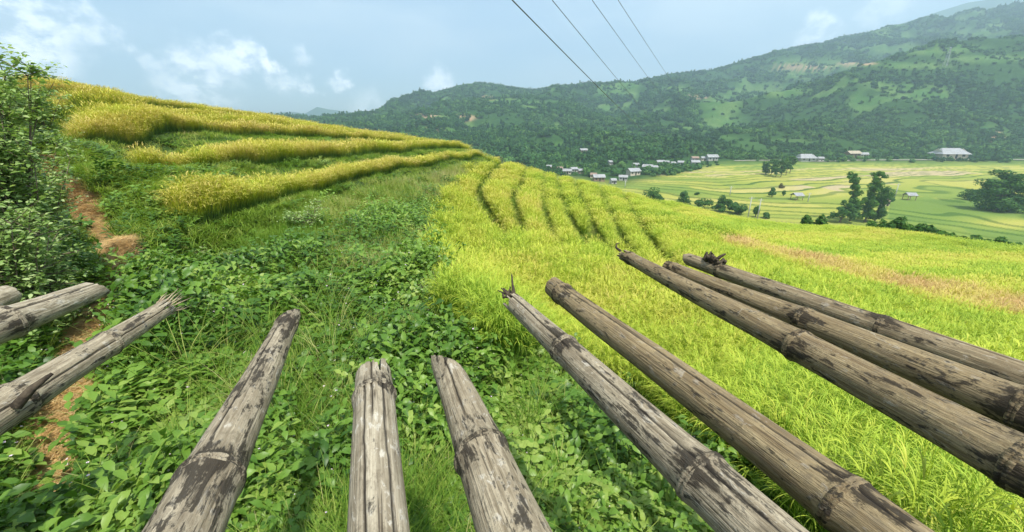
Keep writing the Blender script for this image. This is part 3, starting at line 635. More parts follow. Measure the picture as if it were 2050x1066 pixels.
# straw litter on the path
V, Q, M = [], [], []
r_ = random.Random(3)
for i in range(26): blade(V, Q, (r_.uniform(-.08, .08), r_.uniform(-.08, .08), .004 + r_.random() * .012), r_.uniform(-.5, .5) + (3.14 if r_.random() < .5 else 0), 1.5, r_.uniform(.06, .16), .0035, 2, .12, 0, M)
STRAW = proto_coll('straw', [mk_obj(V, Q, M, [M_straw])])
x, y, r = samp(130000, 1, 14, -62, -20, 2); k = path_mask(x, y) > RNG.uniform(.15, 1, len(x)); x, y = x[k], y[k]
emit('straw', x, y, grid_q(Zs, x, y) + .008, STRAW, 1, RNG.random(len(x)), .6, 1.3, .1, 'trampled yellow straw scattered on the footpath', 'straw')

# forest on the hills (one far-off wood)
HS = [(1168, 306, 15, 'wood', 'pale', 'lone pale roofed house up in the forest left of the village', .2), (1099, 340, 11, 'brick', 'grey', 'small grey roofed house at the left end of the village', -.2), (1120, 344, 12, 'brick', 'rust', 'rust roofed shed at the left end of the village', .3),
      (1135, 349, 18, 'cream', 'pale', 'pale roofed house in the left cluster of the village', -.1), (1148, 345, 16, 'white', 'grey', 'white walled house in the left cluster of the village', .5), (1163, 348, 13, 'wood', 'pale', 'small pale roofed house right of the left cluster', .1),
      (1221, 331, 13, 'white', 'pale', 'tall white house standing apart above the village trees', .6), (1188, 357, 13, 'cream', 'rust', 'small rust roofed house above the long grey one by the fields', -.3), (1198, 363, 24, 'wood', 'grey', 'long grey roofed house at the lower edge of the village', .05),
      (1227, 368, 12, 'white', 'grey', 'lowest small house of the village beside the fields', .2), (1247, 362, 18, 'white', 'grey', 'grey roofed house near the lowest corner of the village', -.2), (1267, 351, 26, 'cream', 'grey', 'broad grey roofed house in the centre of the village', .35),
      (1272, 336, 13, 'white', 'pale', 'small white house left of the brightest village house', .2), (1296, 341, 20, 'white', 'pale', 'brightest white house in the middle of the village', -.5), (1310, 341, 12, 'white', 'grey', 'small white house touching the brightest one on its right', .2),
      (1321, 330, 16, 'wood', 'grey', 'grey roofed wooden house behind the brightest white house', .1), (1333, 331, 11, 'wood', 'pale', 'small pale roofed lean-to right of the wooden house', -.1), (1346, 333, 11, 'cream', 'pale', 'small cream house in the right half of the village', .3),
      (1362, 331, 13, 'white', 'grey', 'white house fourth from the right end of the village', -.2), (1390, 322, 15, 'white', 'rust', 'upper house of the stacked pair near the right end of the village', .1), (1391, 331, 17, 'white', 'grey', 'lower house of the stacked pair near the right end of the village', -.1),
      (1408, 322, 12, 'cream', 'grey', 'small cream house between the stacked pair and the last long house', .0), (1424, 322, 22, 'white', 'pale', 'long white house at the right end of the village', .05)]
HOUSE_PX = [(h[0], h[1], h[2]) for h in HS] + [(1611, 323, 34), (1641, 323, 12), (1705, 316, 26), (1727, 316, 15), (1897, 317, 52), (1928, 316, 14)]
M_for = leaf_mat('forest_leaf', [(0, (.020, .065, .020)), (.5, (.045, .125, .030)), (1, (.11, .22, .05))], .15, .8, .1)
def crown_proto(seed, nleaf, w, h, lsz, tall=False):
    r = random.Random(seed); V, Q, M = [], [], []
    lobes = [(Vector((r.uniform(-.5, .5) * w, r.uniform(-.5, .5) * w, h * r.uniform(.35, .85))), w * r.uniform(.3, .5)) for _ in range(6 if not tall else 4)]
    if tall: lobes = [(Vector((r.uniform(-.1, .1) * w, r.uniform(-.1, .1) * w, h * (.3 + .2 * k))), w * (.5 - .1 * k)) for k in range(4)]
    for i in range(nleaf):
        c, R = r.choice(lobes); d = Vector((r.gauss(0, 1), r.gauss(0, 1), r.gauss(.3, 1))).normalized()
        p = c + d * R * r.uniform(.75, 1.05); n = (d + Vector((r.gauss(0, .22), r.gauss(0, .22), r.gauss(.1, .22)))).normalized()
        s = n.cross(Vector((.3, .2, 1))).normalized(); t_ = n.cross(s); l = lsz * r.uniform(.6, 1.3); b = len(V)
        V += [p - s * l - t_ * l * .6, p + s * l - t_ * l * .5, p + s * l * .6 + t_ * l, p - s * l * .8 + t_ * l * .7]; Q.append((b, b + 1, b + 2, b + 3)); M.append(0)
    # trunk
    for k in range(4):
        b = len(V); a0, a1 = k * 1.57, (k + 1) * 1.57
        V += [Vector((.12 * math.cos(a0), .12 * math.sin(a0), -1)), Vector((.12 * math.cos(a1), .12 * math.sin(a1), -1)), Vector((.06 * math.cos(a1), .06 * math.sin(a1), h * .7)), Vector((.06 * math.cos(a0), .06 * math.sin(a0), h * .7))]
        Q.append((b, b + 1, b + 2, b + 3)); M.append(1)
    return mk_obj(V, Q, M, [M_for, M_bark], False)
FOR = proto_coll('forest', [crown_proto(200 + s, 150, 6, 6, .8) for s in range(4)] + [crown_proto(210 + s, 110, 4, 9, .7, True) for s in range(2)])
n = 330000; Yr = np.exp(RNG.uniform(math.log(250), math.log(1420), n)); ur = RNG.uniform(-.75, 1.55, n); x = ur * Yr; y = Yr
z = vq(ZH, x, y); cl_ = vq(clear, x, y); ft = np.interp(x / y, Ug, FT); px, py = project(x, y, z)
wd = np.clip(.5 + fbm(x / 35, y / 30, 3, 95) * 1.3, 0.05, 1)
dens = (1 - .80 * cl_) * wd * sstep(-12, 4, y - ft + 10 * fbm(x / 14, y / 14, 3, 88))
vill = (px > 1060) & (px < 1445) & (py > 318) & (y > ft - 14) & (y < ft + 90); dens = np.where(vill, .9 * wd, dens)
dens *= np.clip((y / 600) ** 2 * .55 + .08, 0, 1)               # uniform per area correction
dens = np.where((px > -100) & (px < 2200), dens, dens * .3)
for (hx, hy, hw) in HOUSE_PX:
    near = (np.abs(px - hx) < hw * .5 + 4) & (py > hy - 2) & (py < hy + 3); dens = np.where(near, 0, dens)
k = RNG.random(n) < dens; x, y, z, px, py = (a[k] for a in (x, y, z, px, py))
vs_ = (px > 1060) & (px < 1445) & (y < np.interp(x / y, Ug, FT) + 60)
sz = np.where(vs_, .6, 1.0) * np.clip(.72 + .3 * fbm(x / 60, y / 60, 2, 99), .4, 1.2) * np.where((px > 1400) & (y < 640), .62, 1.0) * RNG.uniform(.5, 1.5, len(x))
tn = .42 + .4 * fbm(x / 50, y / 45, 3, 66) + RNG.normal(0, .26, len(x))
ob = scatter('far_forest', np.c_[x, y, z - .3], np.c_[np.zeros(len(x)), np.zeros(len(x)), RNG.uniform(0, 6.28, len(x))], np.c_[sz, sz, sz * RNG.uniform(.7, 1.2, len(x))], RNG.choice(6, len(x), p=[.2, .2, .2, .2, .1, .1]), np.clip(tn, 0, 1), FOR, 'dense green woodland covering the hillsides across the valley', 'forest')
print('forest', len(x))

# ------------------------------------------------------------------ bamboo poles
m, t, o = new_mat('weathered_bamboo'); q_ = t.nodes.new('ShaderNodeTexCoord').outputs['Object']
oi = t.nodes.new('ShaderNodeObjectInfo')
off = t.nodes.new('ShaderNodeVectorMath'); off.operation = 'MULTIPLY_ADD'; cmb = t.nodes.new('ShaderNodeCombineXYZ')
for i in range(3): t.links.new(oi.outputs['Random'], cmb.inputs[i])
t.links.new(cmb.outputs[0], off.inputs[0]); off.inputs[1].default_value = (37, 61, 23); t.links.new(q_, off.inputs[2]); v_ = off.outputs[0]
streak = noise_(t, mapping_(t, v_, (1, 1, .035)), 95, 6, .65, .2)
big = noise_(t, mapping_(t, v_, (1, 1, .3)), 19, 7, .72, .8)
mid = noise_(t, mapping_(t, v_, (1, 1, .55)), 42, 6, .7, .5)
fine = noise_(t, v_, 260, 3, .6)
warm = attr_(t, 'warm'); dirt = attr_(t, 'dirt')
c1 = mixc(t, warm, (.46, .41, .31), (.33, .26, .145)); c2 = mixc(t, warm, (.19, .16, .11), (.13, .092, .048))
hair = noise_(t, mapping_(t, v_, (1, 1, .012)), 230, 3, .6, .15)
col = mixc(t, maprange(t, streak, .30, .70), c2, c1)
col = mixc(t, math_('MULTIPLY', maprange(t, mid, .54, .66), maprange(t, warm, 0, 1, .6, .28)), col, (.60, .57, .49))
col = mixc(t, math_('MULTIPLY', maprange(t, mid, .50, .36), .55), col, (.13, .105, .07))
dk = math_('ADD', big, math_('MULTIPLY', dirt, .30)); dk = math_('ADD', dk, math_('MULTIPLY', math_('SUBTRACT', mid, .5), .9)); dk = math_('ADD', dk, math_('MULTIPLY', math_('SUBTRACT', streak, .5), .75))
col = mixc(t, math_('MULTIPLY', maprange(t, dk, .57, .73), .92), col, (.018, .014, .010))
col = mixc(t, math_('MULTIPLY', maprange(t, fine, .60, .72), .35), col, (.09, .075, .055))
col = mixc(t, math_('MULTIPLY', maprange(t, hair, .40, .33), .75), col, (.05, .038, .026))
col = mixc(t, attr_(t, 'crack'), col, (.012, .010, .008))
p = principled(t, col, maprange(t, mid, .3, .7, .62, .9), .18)
hh = math_('ADD', math_('ADD', math_('MULTIPLY', streak, 1.0), math_('MULTIPLY', hair, .8)), math_('MULTIPLY', mid, .7)); bump_(t, hh, .9, .0045, p); t.links.new(p.outputs[0], o.inputs[0]); M_bam = m
M_rot = plain('rotten_dark_fibre', (.03, .025, .02), (.10, .08, .055), 40, .95, .1, (1, 1, 1), .6, .01)
M_fray = plain('frayed_pale_fibre', (.40, .33, .22), (.22, .17, .11), 60, .9, .1)

def on_plane(px, py, h):
    x, y, z = (float(v) for v in ray(px, py)); k = -h / z; return Vector((x * k, y * k, -h))
def pole(tip, far, nodes, d_tip, d_far, h=.65, h2=None, style='blunt', ext=1.3, cracks=(), warm=0.5, dirty=0.0, seed=1, label='', cut=0.0, cutang=0.0, bend=.006, wander=0.0):
    h2 = h if h2 is None else h2
    A = on_plane(*tip, h); B = on_plane(*far, h2); ax = (B - A).normalized(); Lf = (B - A).length; Lt = Lf + ext
    root = bpy.data.objects.new('bamboo_pole', None)
    up = Vector((0, 0, 1)); yv = (up - ax * up.dot(ax)).normalized(); xv = yv.cross(ax)
    mat = Matrix((xv, yv, ax)).transposed().to_4x4(); mat.translation = A
    NT = 112; r = random.Random(seed)
    # node parameters: foot of each pixel on the axis
    ns = []
    for nd in nodes:
        P = on_plane(*nd, h); ns.append((P - A).dot(ax))
    ns = sorted(ns); last = ns[-1] if ns else .3
    while last < Lt - .3: last += r.uniform(.42, .52); ns.append(last)
    th = np.arange(NT) / NT * 2 * math.pi
    if style == 'jag': z0 = np.array([.035 * vnoise(np.array([a * 4.0 + seed]), np.array([.3]), seed)[0] + .05 * (vnoise(np.array([a * 9.0 / 2]), np.array([seed + .5]), 4)[0] > .55) for a in th])
    elif style == 'diag': z0 = cut * (np.abs((th - cutang + math.pi) % (2 * math.pi) - math.pi) / math.pi) ** .9 + .006 * fbm(th * 5, th * 0 + seed, 3, seed)
    elif style == 'split':
        z0 = .008 * fbm(th * 6, th * 0 + seed, 3, seed) + .022; z0 = z0 + np.where((th > 1.05) & (th < 1.22), .050, 0) + np.where((th > .70) & (th <= 1.05), -.020, 0) + np.where((th > 1.22) & (th < 1.42), .012, 0)
    else: z0 = .006 * fbm(th * 3, th * 0 + seed, 3, seed) + cut * .5 * (1 - np.cos(th - cutang))
    z0 = z0 - z0.min(); S = max(.05, z0.max() * 1.35)
    sv = np.concatenate([np.linspace(0, .25, 60), np.arange(.254, Lt, .0042)])
    s = sv[:, None]; TH = th[None]
    blend = np.clip(1 - s / S, 0, 1); sp_ = s + z0[None] * blend
    R = (d_tip + (d_far - d_tip) * np.clip(sp_ / Lf, 0, 1.3)) / 2
    fl_ = 0; nd_ = 0
    for n_s in ns:
        q = sp_ - n_s - .004 * np.cos(TH * 1 + seed) ; fl_ = fl_ + .085 * np.exp(-(q / .016) ** 2) - .06 * np.exp(-(q / .0035) ** 2) + .035 * np.exp(-((q - .01) / .06) ** 2); nd_ = nd_ + np.exp(-(q / .035) ** 2) * 1.0 + .6 * np.exp(-((q - .03) / .07) ** 2)
    R = R * (1 + fl_ + .022 * fbm(TH * 0 + np.sin(TH) * 1.2 + seed, sp_ * 5 + np.cos(TH), 3, seed))
    ck = np.zeros_like(R)
    for (ca, s0, s1, dep) in cracks:
        c_ang = ca + .10 * fbm(sp_ * 3 + ca, sp_ * 0 + seed, 3, 7) + .03 * fbm(sp_ * 25 + ca, sp_ * 0 + seed, 2, 8)
        dd = np.abs((TH - c_ang + math.pi) % (2 * math.pi) - math.pi); wgt = sstep(s0 - .02, s0 + .02, sp_) * (1 - sstep(s1 - .08, s1, sp_))
        g = np.clip(1 - dd / .075, 0, 1) * wgt; ck = np.maximum(ck, np.clip(g * 1.3, 0, 1)); R = R - g * dep
    bx = bend * fbm(sv * 1.3 + seed, sv * 0, 2, seed) * 2; by = bend * fbm(sv * 1.3 + seed + 9, sv * 0, 2, seed)
    if wander: bx = bx + wander * np.sin(sv / Lf * math.pi)
    X = R * np.cos(TH) + bx[:, None]; Y = R * np.sin(TH) + by[:, None]; Z = sp_ + 0 * R
    V = [np.stack([X, Y, Z], -1).reshape(-1, 3)]; nr = len(sv)
    g = np.arange(nr * NT).reshape(nr, NT); Q = [np.stack([g[:-1], np.roll(g[:-1], -1, 1), np.roll(g[1:], -1, 1), g[1:]], -1).reshape(-1, 4)]
    # wall thickness at the open tip, inner bore and closing membrane
    b0 = nr * NT; inn = []
    for j, dz in enumerate((0.0, .03, .07, .12)):
        ri = R[0] * .74; zz = z0 * (1 - dz / .12 * .6) + dz; inn.append(np.stack([ri * np.cos(th) + bx[0], ri * np.sin(th) + by[0], zz], -1))
    V.append(np.concatenate(inn)); gi = b0 + np.arange(4 * NT).reshape(4, NT)
    Q.append(np.stack([g[0], gi[0], np.roll(gi[0], -1), np.roll(g[0], -1)], -1)); Q.append(np.stack([gi[:-1], gi[1:], np.roll(gi[1:], -1, 1), np.roll(gi[:-1], -1, 1)], -1).reshape(-1, 4))
    V.append(np.array([[bx[0], by[0], .12 + z0.mean() * .4], [bx[-1], by[-1], Lt]])); ci, ce = b0 + 4 * NT, b0 + 4 * NT + 1
    T = np.concatenate([np.stack([gi[3], np.full(NT, ci), np.roll(gi[3], -1)], -1), np.stack([g[-1], np.roll(g[-1], -1), np.full(NT, ce)], -1)])
    Vv = np.concatenate(V); me = np_mesh('culm', Vv, np.concatenate(Q), [M_bam], True, None, T)
    nv = len(Vv); dirt_ = np.zeros(nv); dirt_[:b0] = (np.clip(nd_, 0, 1.2) * .30 * (1 + .9 * np.sin(TH * 2 + seed * 1.7)) + dirty + 0 * R).ravel(); crack_ = np.zeros(nv); crack_[:b0] = ck.ravel(); crack_[b0 + NT:] = .7
    add_attr(me, 'dirt', dirt_); add_attr(me, 'crack', crack_); add_attr(me, 'warm', np.full(nv, warm))
    # root is the culm's carrier
    root.matrix_world = mat; link(root); root.empty_display_size = .1
    link(bpy.data.objects.new('culm', me), root)
    for n_s in ns:
        if n_s > Lf + .15: continue
        rr = (d_tip + (d_far - d_tip) * min(n_s / Lf, 1.3)) / 2 * 1.115; mb = MB(); NTn = 72
        prof = [(-.011, .965), (-.0075, 1.005), (-.0035, 1.02), (0, .962), (.0035, 1.02), (.0075, 1.0), (.011, .965)]; i0 = int(np.argmin(np.abs(sv - n_s)))
        vs = []
        for (dz, k) in prof:
            for a in range(NTn):
                an = a / NTn * 2 * math.pi; wob = 1 + .010 * math.sin(an * 3 + seed) + .010 * math.sin(an * 7 + n_s * 9) + r.uniform(-.005, .005)
                vs.append((rr * k * wob * math.cos(an) + bx[i0], rr * k * wob * math.sin(an) + by[i0], n_s + dz + .004 * math.cos(an + seed)))
        fs = [(j * NTn + a, j * NTn + (a + 1) % NTn, (j + 1) * NTn + (a + 1) % NTn, (j + 1) * NTn + a) for j in range(len(prof) - 1) for a in range(NTn)]
        mb.add(vs, fs); nob = mb.build('node', M_bam, root, True); add_attr(nob.data, 'dirt', np.full(len(vs), .5)); add_attr(nob.data, 'crack', np.zeros(len(vs))); add_attr(nob.data, 'warm', np.full(len(vs), warm))
    tag(root, label, 'bamboo pole', 'bamboo poles sticking out over the slope'); root['len'] = Lf
    return root, mat, d_tip
def stub(parent, name, mats, pts_list, rads, seed):
    mb = MB()
    for pts, rd in zip(pts_list, rads): mb.tube(pts, rd, 7)
    return mb.build(name, mats, parent, True)
U = math.pi / 2   # angle of the pole's upper side; smaller angles lie on the camera's right... (xv side)
pole((12, 590), (-330, 735), [(-120, 640)], .085, .10, style='blunt', seed=11, warm=.2, label='bamboo pole of which only a pale rounded tip enters at the far left edge', ext=.4)
pole((203, 576), (-40, 668), [(22, 646)], .078, .118, style='diag', cut=.07, cutang=-.6, cracks=[(1.9, .05, .9, .004), (1.0, 0, .6, .005)], seed=12, warm=.12, label='pale grey bamboo pole with a slanted cut end lying across the footpath', ext=.6)
p2, m2, _ = pole((335, 612), (-10, 830), [(205, 690), (30, 806)], .060, .092, style='jag', cracks=[(.5, .0, .9, .004)], seed=13, warm=.3, label='thin bamboo pole ending in a frayed tuft of fibres, second from the left', ext=.6)
pole((587, 628), (372, 1066), [(572, 652), (412, 965)], .062, .116, style='diag', cut=.12, cutang=.55, cracks=[(1.75, .05, .75, .004)], seed=14, warm=.25, dirty=.30, label='black stained bamboo pole with a pointed pale tip, left of the upright split pole', bend=.004)
pole((750, 742), (758, 1066), [(755, 797)], .094, .101, style='split', cracks=[(1.62, 0, .30, .006), (2.0, .12, .9, .005), (1.05, .12, .9, .004)], seed=15, warm=.12, dirty=-.06, label='silver grey bamboo pole with a splintered square end, pointing straight ahead', bend=.003)
pole((893, 716), (1028, 1066), [(985, 905)], .080, .118, style='diag', cut=.17, cutang=2.7, cracks=[(1.85, .0, .36, .006)], seed=16, warm=.35, dirty=.13, label='grey bamboo pole cut to a long slanting point beside the splintered pole')
p6, m6, _ = pole((1018, 600), (1520, 1066), [(1122, 700), (1408, 955)], .070, .108, style='jag', cracks=[(1.95, .0, .5, .007), (1.9, .52, 1.5, .005)], seed=17, warm=.3, dirty=.13, label='cracked bamboo pole with a broken hollow tip and an upright twig')
pole((1103, 572), (1765, 1066), [(1128, 588), (1700, 1005)], .084, .104, style='blunt', cut=.02, cracks=[(1.75, .06, 1.9, .004)], seed=18, warm=1., dirty=.12, label='tan bamboo pole with a smooth rounded end and one long hairline crack')
p8, m8, _ = pole((1243, 508), (2050, 928), [(1258, 517), (1592, 695)], .060, .112, style='jag', cracks=[(1.3, .5, 2.2, .004)], seed=19, warm=1., dirty=.10, label='long brown bamboo pole with a hooked tip, lowest of the three lying together', ext=.8)
pole((1335, 533), (2050, 826), [(1348, 540), (1606, 645)], .058, .108, style='blunt', cracks=[(1.3, .2, .8, .003)], seed=20, warm=1., dirty=.08, label='middle bamboo pole of the three lying together on the right', ext=.8, h=.645)
p10, m10, _ = pole((1372, 517), (2050, 762), [(1425, 545), (1762, 660)], .062, .098, style='diag', cut=.05, cutang=2.4, cracks=[(1.6, .1, 1.2, .005)], seed=21, warm=.8, dirty=.10, label='bamboo pole with a dark gnarled stub on its tip, farthest right of the three', ext=.8, h=.645)
# tip details (local axes: x right, y up, z along the pole towards its butt)
r_ = random.Random(9)
mb = MB()
for i in range(46):
    a = r_.uniform(0, 6.28); q = Vector((math.cos(a) * .024, math.sin(a) * .024, .03)); e = q + Vector((math.cos(a) * r_.uniform(0, .03), math.sin(a) * r_.uniform(-.005, .035), -r_.uniform(.04, .10)))
    mb.tube([q, (q + e) / 2 + Vector((r_.uniform(-.006, .006), r_.uniform(-.006, .006), 0)), e], [.0028, .002, .0007], 5)
mb.build('frayed_fibres', M_fray, p2, True)
mb = MB()
mb.tube([(.0, .02, .03), (.012, .05, .015), (.014, .105, .0)], [.006, .005, .003], 7)
for i in range(9): mb.tube([(r_.uniform(-.03, .03), .02, .02), (r_.uniform(-.035, .03), r_.uniform(.03, .06), -r_.uniform(0, .04))], [.007, .002], 5)
mb.build('twig', M_rot, p6, True)
mb = MB(); mb.tube([(-.012, .02, .012), (-.02, .03, -.02), (-.015, .048, -.03), (.0, .055, -.022)], [.008, .006, .004, .002], 7); mb.build('hooked_splinter', M_rot, p8, True)
mb = MB()
for i in range(20):
    b = Vector((r_.uniform(-.02, .025), .03, r_.uniform(.13, .21))); e = b + Vector((r_.uniform(-.035, .035), r_.uniform(.01, .045), r_.uniform(-.04, .04)))
    mb.tube([b, (b + e) / 2 + Vector((r_.uniform(-.01, .01), .006, 0)), e], [.010, .008, r_.uniform(.002, .006)], 7)
mb.build('branch_stub', M_rot, p10, True)
L2 = (m2.inverted() @ on_plane(20, 795, .60))
mb = MB(); mb.tube([L2 + Vector((0, -.03, .0)), L2 + Vector((.02, .0, -.03)), L2 + Vector((.045, .02, -.06))], [.012, .009, .004], 8); mb.build('branch_stub', M_rot, p2, True)

# ------------------------------------------------------------------ shrubs, loose plants, stone
def shrub(px, py, height, width, nst, nleaf, label, seed, leaf=.05, off=(0, 0), mat_=None, group='shrubs at the left edge of the path'):
    if off[0]:
        x_, y_, _ = (float(v) for v in at_r(px, py, off[0])); B = Vector((x_, y_, float(grid_q(Zs, np.array([x_]), np.array([y_]))[0])))
    else: B = ground_hit(px, py)
    root = empty('shrub', B); r = random.Random(seed); st = MB(); V, Q, M = [], [], []
    tips = []
    for i in range(nst):
        a = r.uniform(0, 6.28); l = height * r.uniform(.55, 1.0); sp_ = width * r.uniform(.1, .5); pts = []
        for k in range(6):
            f = k / 5; pts.append(Vector((math.cos(a) * sp_ * f ** 1.3 + r.uniform(-.02, .02), math.sin(a) * sp_ * f ** 1.3 + r.uniform(-.02, .02), l * f)))
        st.tube(pts, [.012 * (1 - .75 * k / 5) for k in range(6)], 5)
        for k in range(1, 6):
            for b_ in range(3):
                e = pts[k] + Vector((r.gauss(0, .12) * width, r.gauss(0, .12) * width, r.uniform(-.02, .14) * height)); st.tube([pts[k], e], [.005, .002], 4, cap=False); tips.append((pts[k], e))
    for i in range(nleaf):
        a, b_ = r.choice(tips); f = r.uniform(.1, 1.25); c = a.lerp(b_, f) + Vector((r.gauss(0, .03), r.gauss(0, .03), r.gauss(0, .03))); y = r.uniform(0, 6.28)
        leafq(V, Q, M, c, Vector((math.cos(y), math.sin(y), r.uniform(-.5, .4))), Vector((r.gauss(0, .4), r.gauss(0, .4), 1)), leaf * r.uniform(.5, 1.2), leaf * .5)
    st.build('stems', M_bark, root, True); link(bpy.data.objects.new('foliage', np_mesh('foliage', V, Q, [mat_ or M_shrub], True, M)), root)
    tag(root, label, 'shrub', group); return root
shrub(-18, 330, 2.22, 1.1, 22, 15000, 'tallest leafy shrub at the left edge, its thin top against the sky', 1, .06, (6.2, 0))
shrub(30, 300, 1.5, 1.0, 18, 7000, 'light green leafy shrub on the uphill side of the footpath', 2, .06, (8.2, 0))
shrub(-45, 400, 1.35, 1.0, 18, 7000, 'dark leafy shrub at the left edge just above the footpath bend', 3, .05, (5.2, 0))
shrub(20, 500, .8, 1.0, 18, 6000, 'low bushy shrub at the left edge beside the straw covered path', 4, .042, (5.4, 0))
shrub(100, 300, 1.1, .9, 12, 3000, 'small pale green shrub where the footpath reaches the top terraces', 5, .075)
shrub(855, 640, .55, .55, 8, 420, 'straggly broad leafed weed with a twig at the edge of the rice', 7, .055, group='loose shrubs on the slope')
shrub(960, 655, .42, .4, 6, 200, 'thin leafy stem leaning over the broken bamboo tip', 8, .05, group='loose shrubs on the slope')
shrub(620, 480, .75, .9, 12, 1800, 'dark weed bush on the bank under the lowest gold terrace', 9, .06, group='loose shrubs on the slope')
shrub(450, 560, .5, .8, 12, 2200, 'dark green weed bush in the middle of the slope', 10, .045, group='loose shrubs on the slope')
shrub(1453, 492, .5, .5, 8, 420, 'single small dark bush standing in the yellow field', 12, .07, group='loose shrubs on the slope')
def long_grass(px, py, h, n, label, seed, wid=.018):
    B = ground_hit(px, py); r = random.Random(seed); V, Q, M = [], [], []
    for i in range(n): blade(V, Q, (r.uniform(-.08, .08), r.uniform(-.08, .08), 0), r.uniform(0, 6.28), r.uniform(.05, .45), h * r.uniform(.5, 1.1), wid * r.uniform(.6, 1.2), 9, r.uniform(.3, 1.5), 0, M)
    o = link(bpy.data.objects.new('grass_clump', np_mesh('grass_clump', V, Q, [M_clump], True, M))); o.location = B; tag(o, label, 'grass clump', 'clumps of broad grass')
M_clump = leaf_mat('broad_grass', [(0, (.07, .19, .02)), (.6, (.13, .29, .03)), (1, (.26, .40, .06))], .4, .5, .3, tint=False)
long_grass(1560, 960, .75, 22, 'tall broad bladed grass clump between the tan pole and the long brown pole', 1)
for i_, (gx, gy, gh) in enumerate([(1500, 905, .5), (1640, 930, .6), (1790, 1030, .62), (1880, 1050, .55)]):
    long_grass(gx, gy, gh, 16, ['narrow green grass clump nearest the tan pole', 'upright green grass clump left of the brightest one', 'grass clump among the rice below the long brown pole', 'rightmost broad grass clump in the bottom right corner'][i_], 30 + i_, .013)
long_grass(1700, 1000, .80, 20, 'bright broad bladed grass clump at the foot of the ripe rice, lower right', 2)
long_grass(410, 560, .65, 40, 'fine arching grass clump rising from the weeds left of centre', 3, .008)
long_grass(560, 620, .55, 40, 'pale arching grass clump above the black stained pole', 4, .007)
B = ground_hit(492, 745); mb = MB(); bm_v = []
nu, nv = 18, 12
for j in range(nv + 1):
    for i in range(nu):
        a = i / nu * 6.283; b = j / nv * math.pi; d = Vector((math.sin(b) * math.cos(a), math.sin(b) * math.sin(a), math.cos(b))); k = 1 + .22 * (math.sin(d.x * 5 + 1) + math.sin(d.y * 6 + d.z * 4))
        bm_v.append((d.x * .13 * k, d.y * .10 * k, d.z * .07 * k))
mb.add(bm_v, [(j * nu + i, (j + 1) * nu + i, (j + 1) * nu + (i + 1) % nu, j * nu + (i + 1) % nu) for j in range(nv) for i in range(nu)])
tag(mb.build('stone', plain('pale_stone', (.42, .38, .32), (.60, .56, .50), 14, .9, .1, (1, 1, 1), .5), None, True, B + Vector((0, 0, .10))), 'pale stone half hidden in the weeds above the black stained pole', 'stone')

# ------------------------------------------------------------------ trees in the valley
M_tree = leaf_mat('tree_leaf', [(0, (.022, .075, .014)), (.5, (.045, .13, .022)), (1, (.10, .21, .035))], .2, .7, .2, tint=False)
M_treeL = leaf_mat('light_tree_leaf', [(0, (.04, .11, .015)), (.5, (.07, .18, .025)), (1, (.13, .26, .04))], .25, .7, .2, tint=False)
M_treeB = leaf_mat('brown_tree_leaf', [(0, (.07, .06, .02)), (.5, (.13, .10, .04)), (1, (.18, .17, .06))], .2, .7, .2, tint=False)
def tree(px, py, lobes, label, seed, name='tree', nl=900, base=None, card=.5, mat_=None, group='trees in the valley', trunk=.18, cat='tree', drop=0.0):
    """lobes: (dx, dy, rx, ry) in pixels of the photo round the base, turned into metres at the tree's distance"""
    B = base if base is not None else valley_hit(px, py); k = B.y / F / (CP - B.z / B.y * SP) ** -1
    k = (B.y * CP - B.z * SP) / F
    root = empty(name, B - Vector((0, 0, drop))); r = random.Random(seed); V, Q, M = [], [], []; tk = MB()
    lb = [(Vector((dx * k, r.uniform(-.25, .25) * rx * k, max(.1, -dy * k) + drop)), rx * k, ry * k) for dx, dy, rx, ry in lobes]
    vol = [a * b for _, a, b in lb]; tot = sum(vol)
    for (c, rx, ry), v in zip(lb, vol):
        sub_ = [(c + Vector((r.gauss(0, .38) * rx, r.gauss(0, .38) * rx, r.gauss(0, .38) * ry)), r.uniform(.35, .62)) for _ in range(9)]
        for i in range(int(2.2 * nl * v / tot) + 30):
            cc, ks = r.choice(sub_); d = Vector((r.gauss(0, 1), r.gauss(0, 1), r.gauss(.15, 1))).normalized(); q = r.uniform(.7, 1.08)
            p = cc + Vector((d.x * rx * ks, d.y * rx * ks, d.z * ry * ks)) * q; n = (d + Vector((r.gauss(0, .35), r.gauss(0, .35), r.gauss(.1, .35)))).normalized()
            s = n.cross(Vector((.3, .2, 1))).normalized(); t_ = n.cross(s); l = card * r.uniform(.3, .85); b = len(V)
            if p.z < 0: continue
            V += [p - s * l, p - t_ * l * .5, p + s * l, p + t_ * l * .5]; Q.append((b, b + 1, b + 2, b + 3)); M.append(0)
    cm = sum((c for c, _, _ in lb), Vector()) / len(lb); fork = Vector((cm.x * .3, 0, cm.z * .35))
    tk.tube([Vector((0, 0, -.6)), Vector((0, 0, cm.z * .12)), fork], [trunk * 1.25, trunk, trunk * .8], 7)
    for c, rx, ry in lb:
        tk.tube([fork, fork.lerp(c, .6) + Vector((0, 0, .1 * c.z)), c + Vector((0, 0, ry * .3))], [trunk * .6, trunk * .35, trunk * .1], 5)
    tk.build('trunk', M_bark, root, True); link(bpy.data.objects.new('crown', np_mesh('crown', V, Q, [mat_ or M_tree], False, M)), root)
    tag(root, label, cat, group); return root
tree(1306, 412, [(0, -18, 20, 12), (-8, -14, 12, 9), (10, -14, 12, 8)], 'round dark tree at the left end of the row behind the field brow', 1, nl=1500)
tree(1366, 414, [(0, -18, 11, 13), (6, -10, 12, 7), (-8, -9, 7, 6)], 'pointed dark tree second in the row behind the field brow', 2, nl=1100)
tree(1410, 418, [(0, -12, 15, 8), (-10, -9, 8, 6)], 'low round tree third in the row behind the field brow', 3, nl=1000)
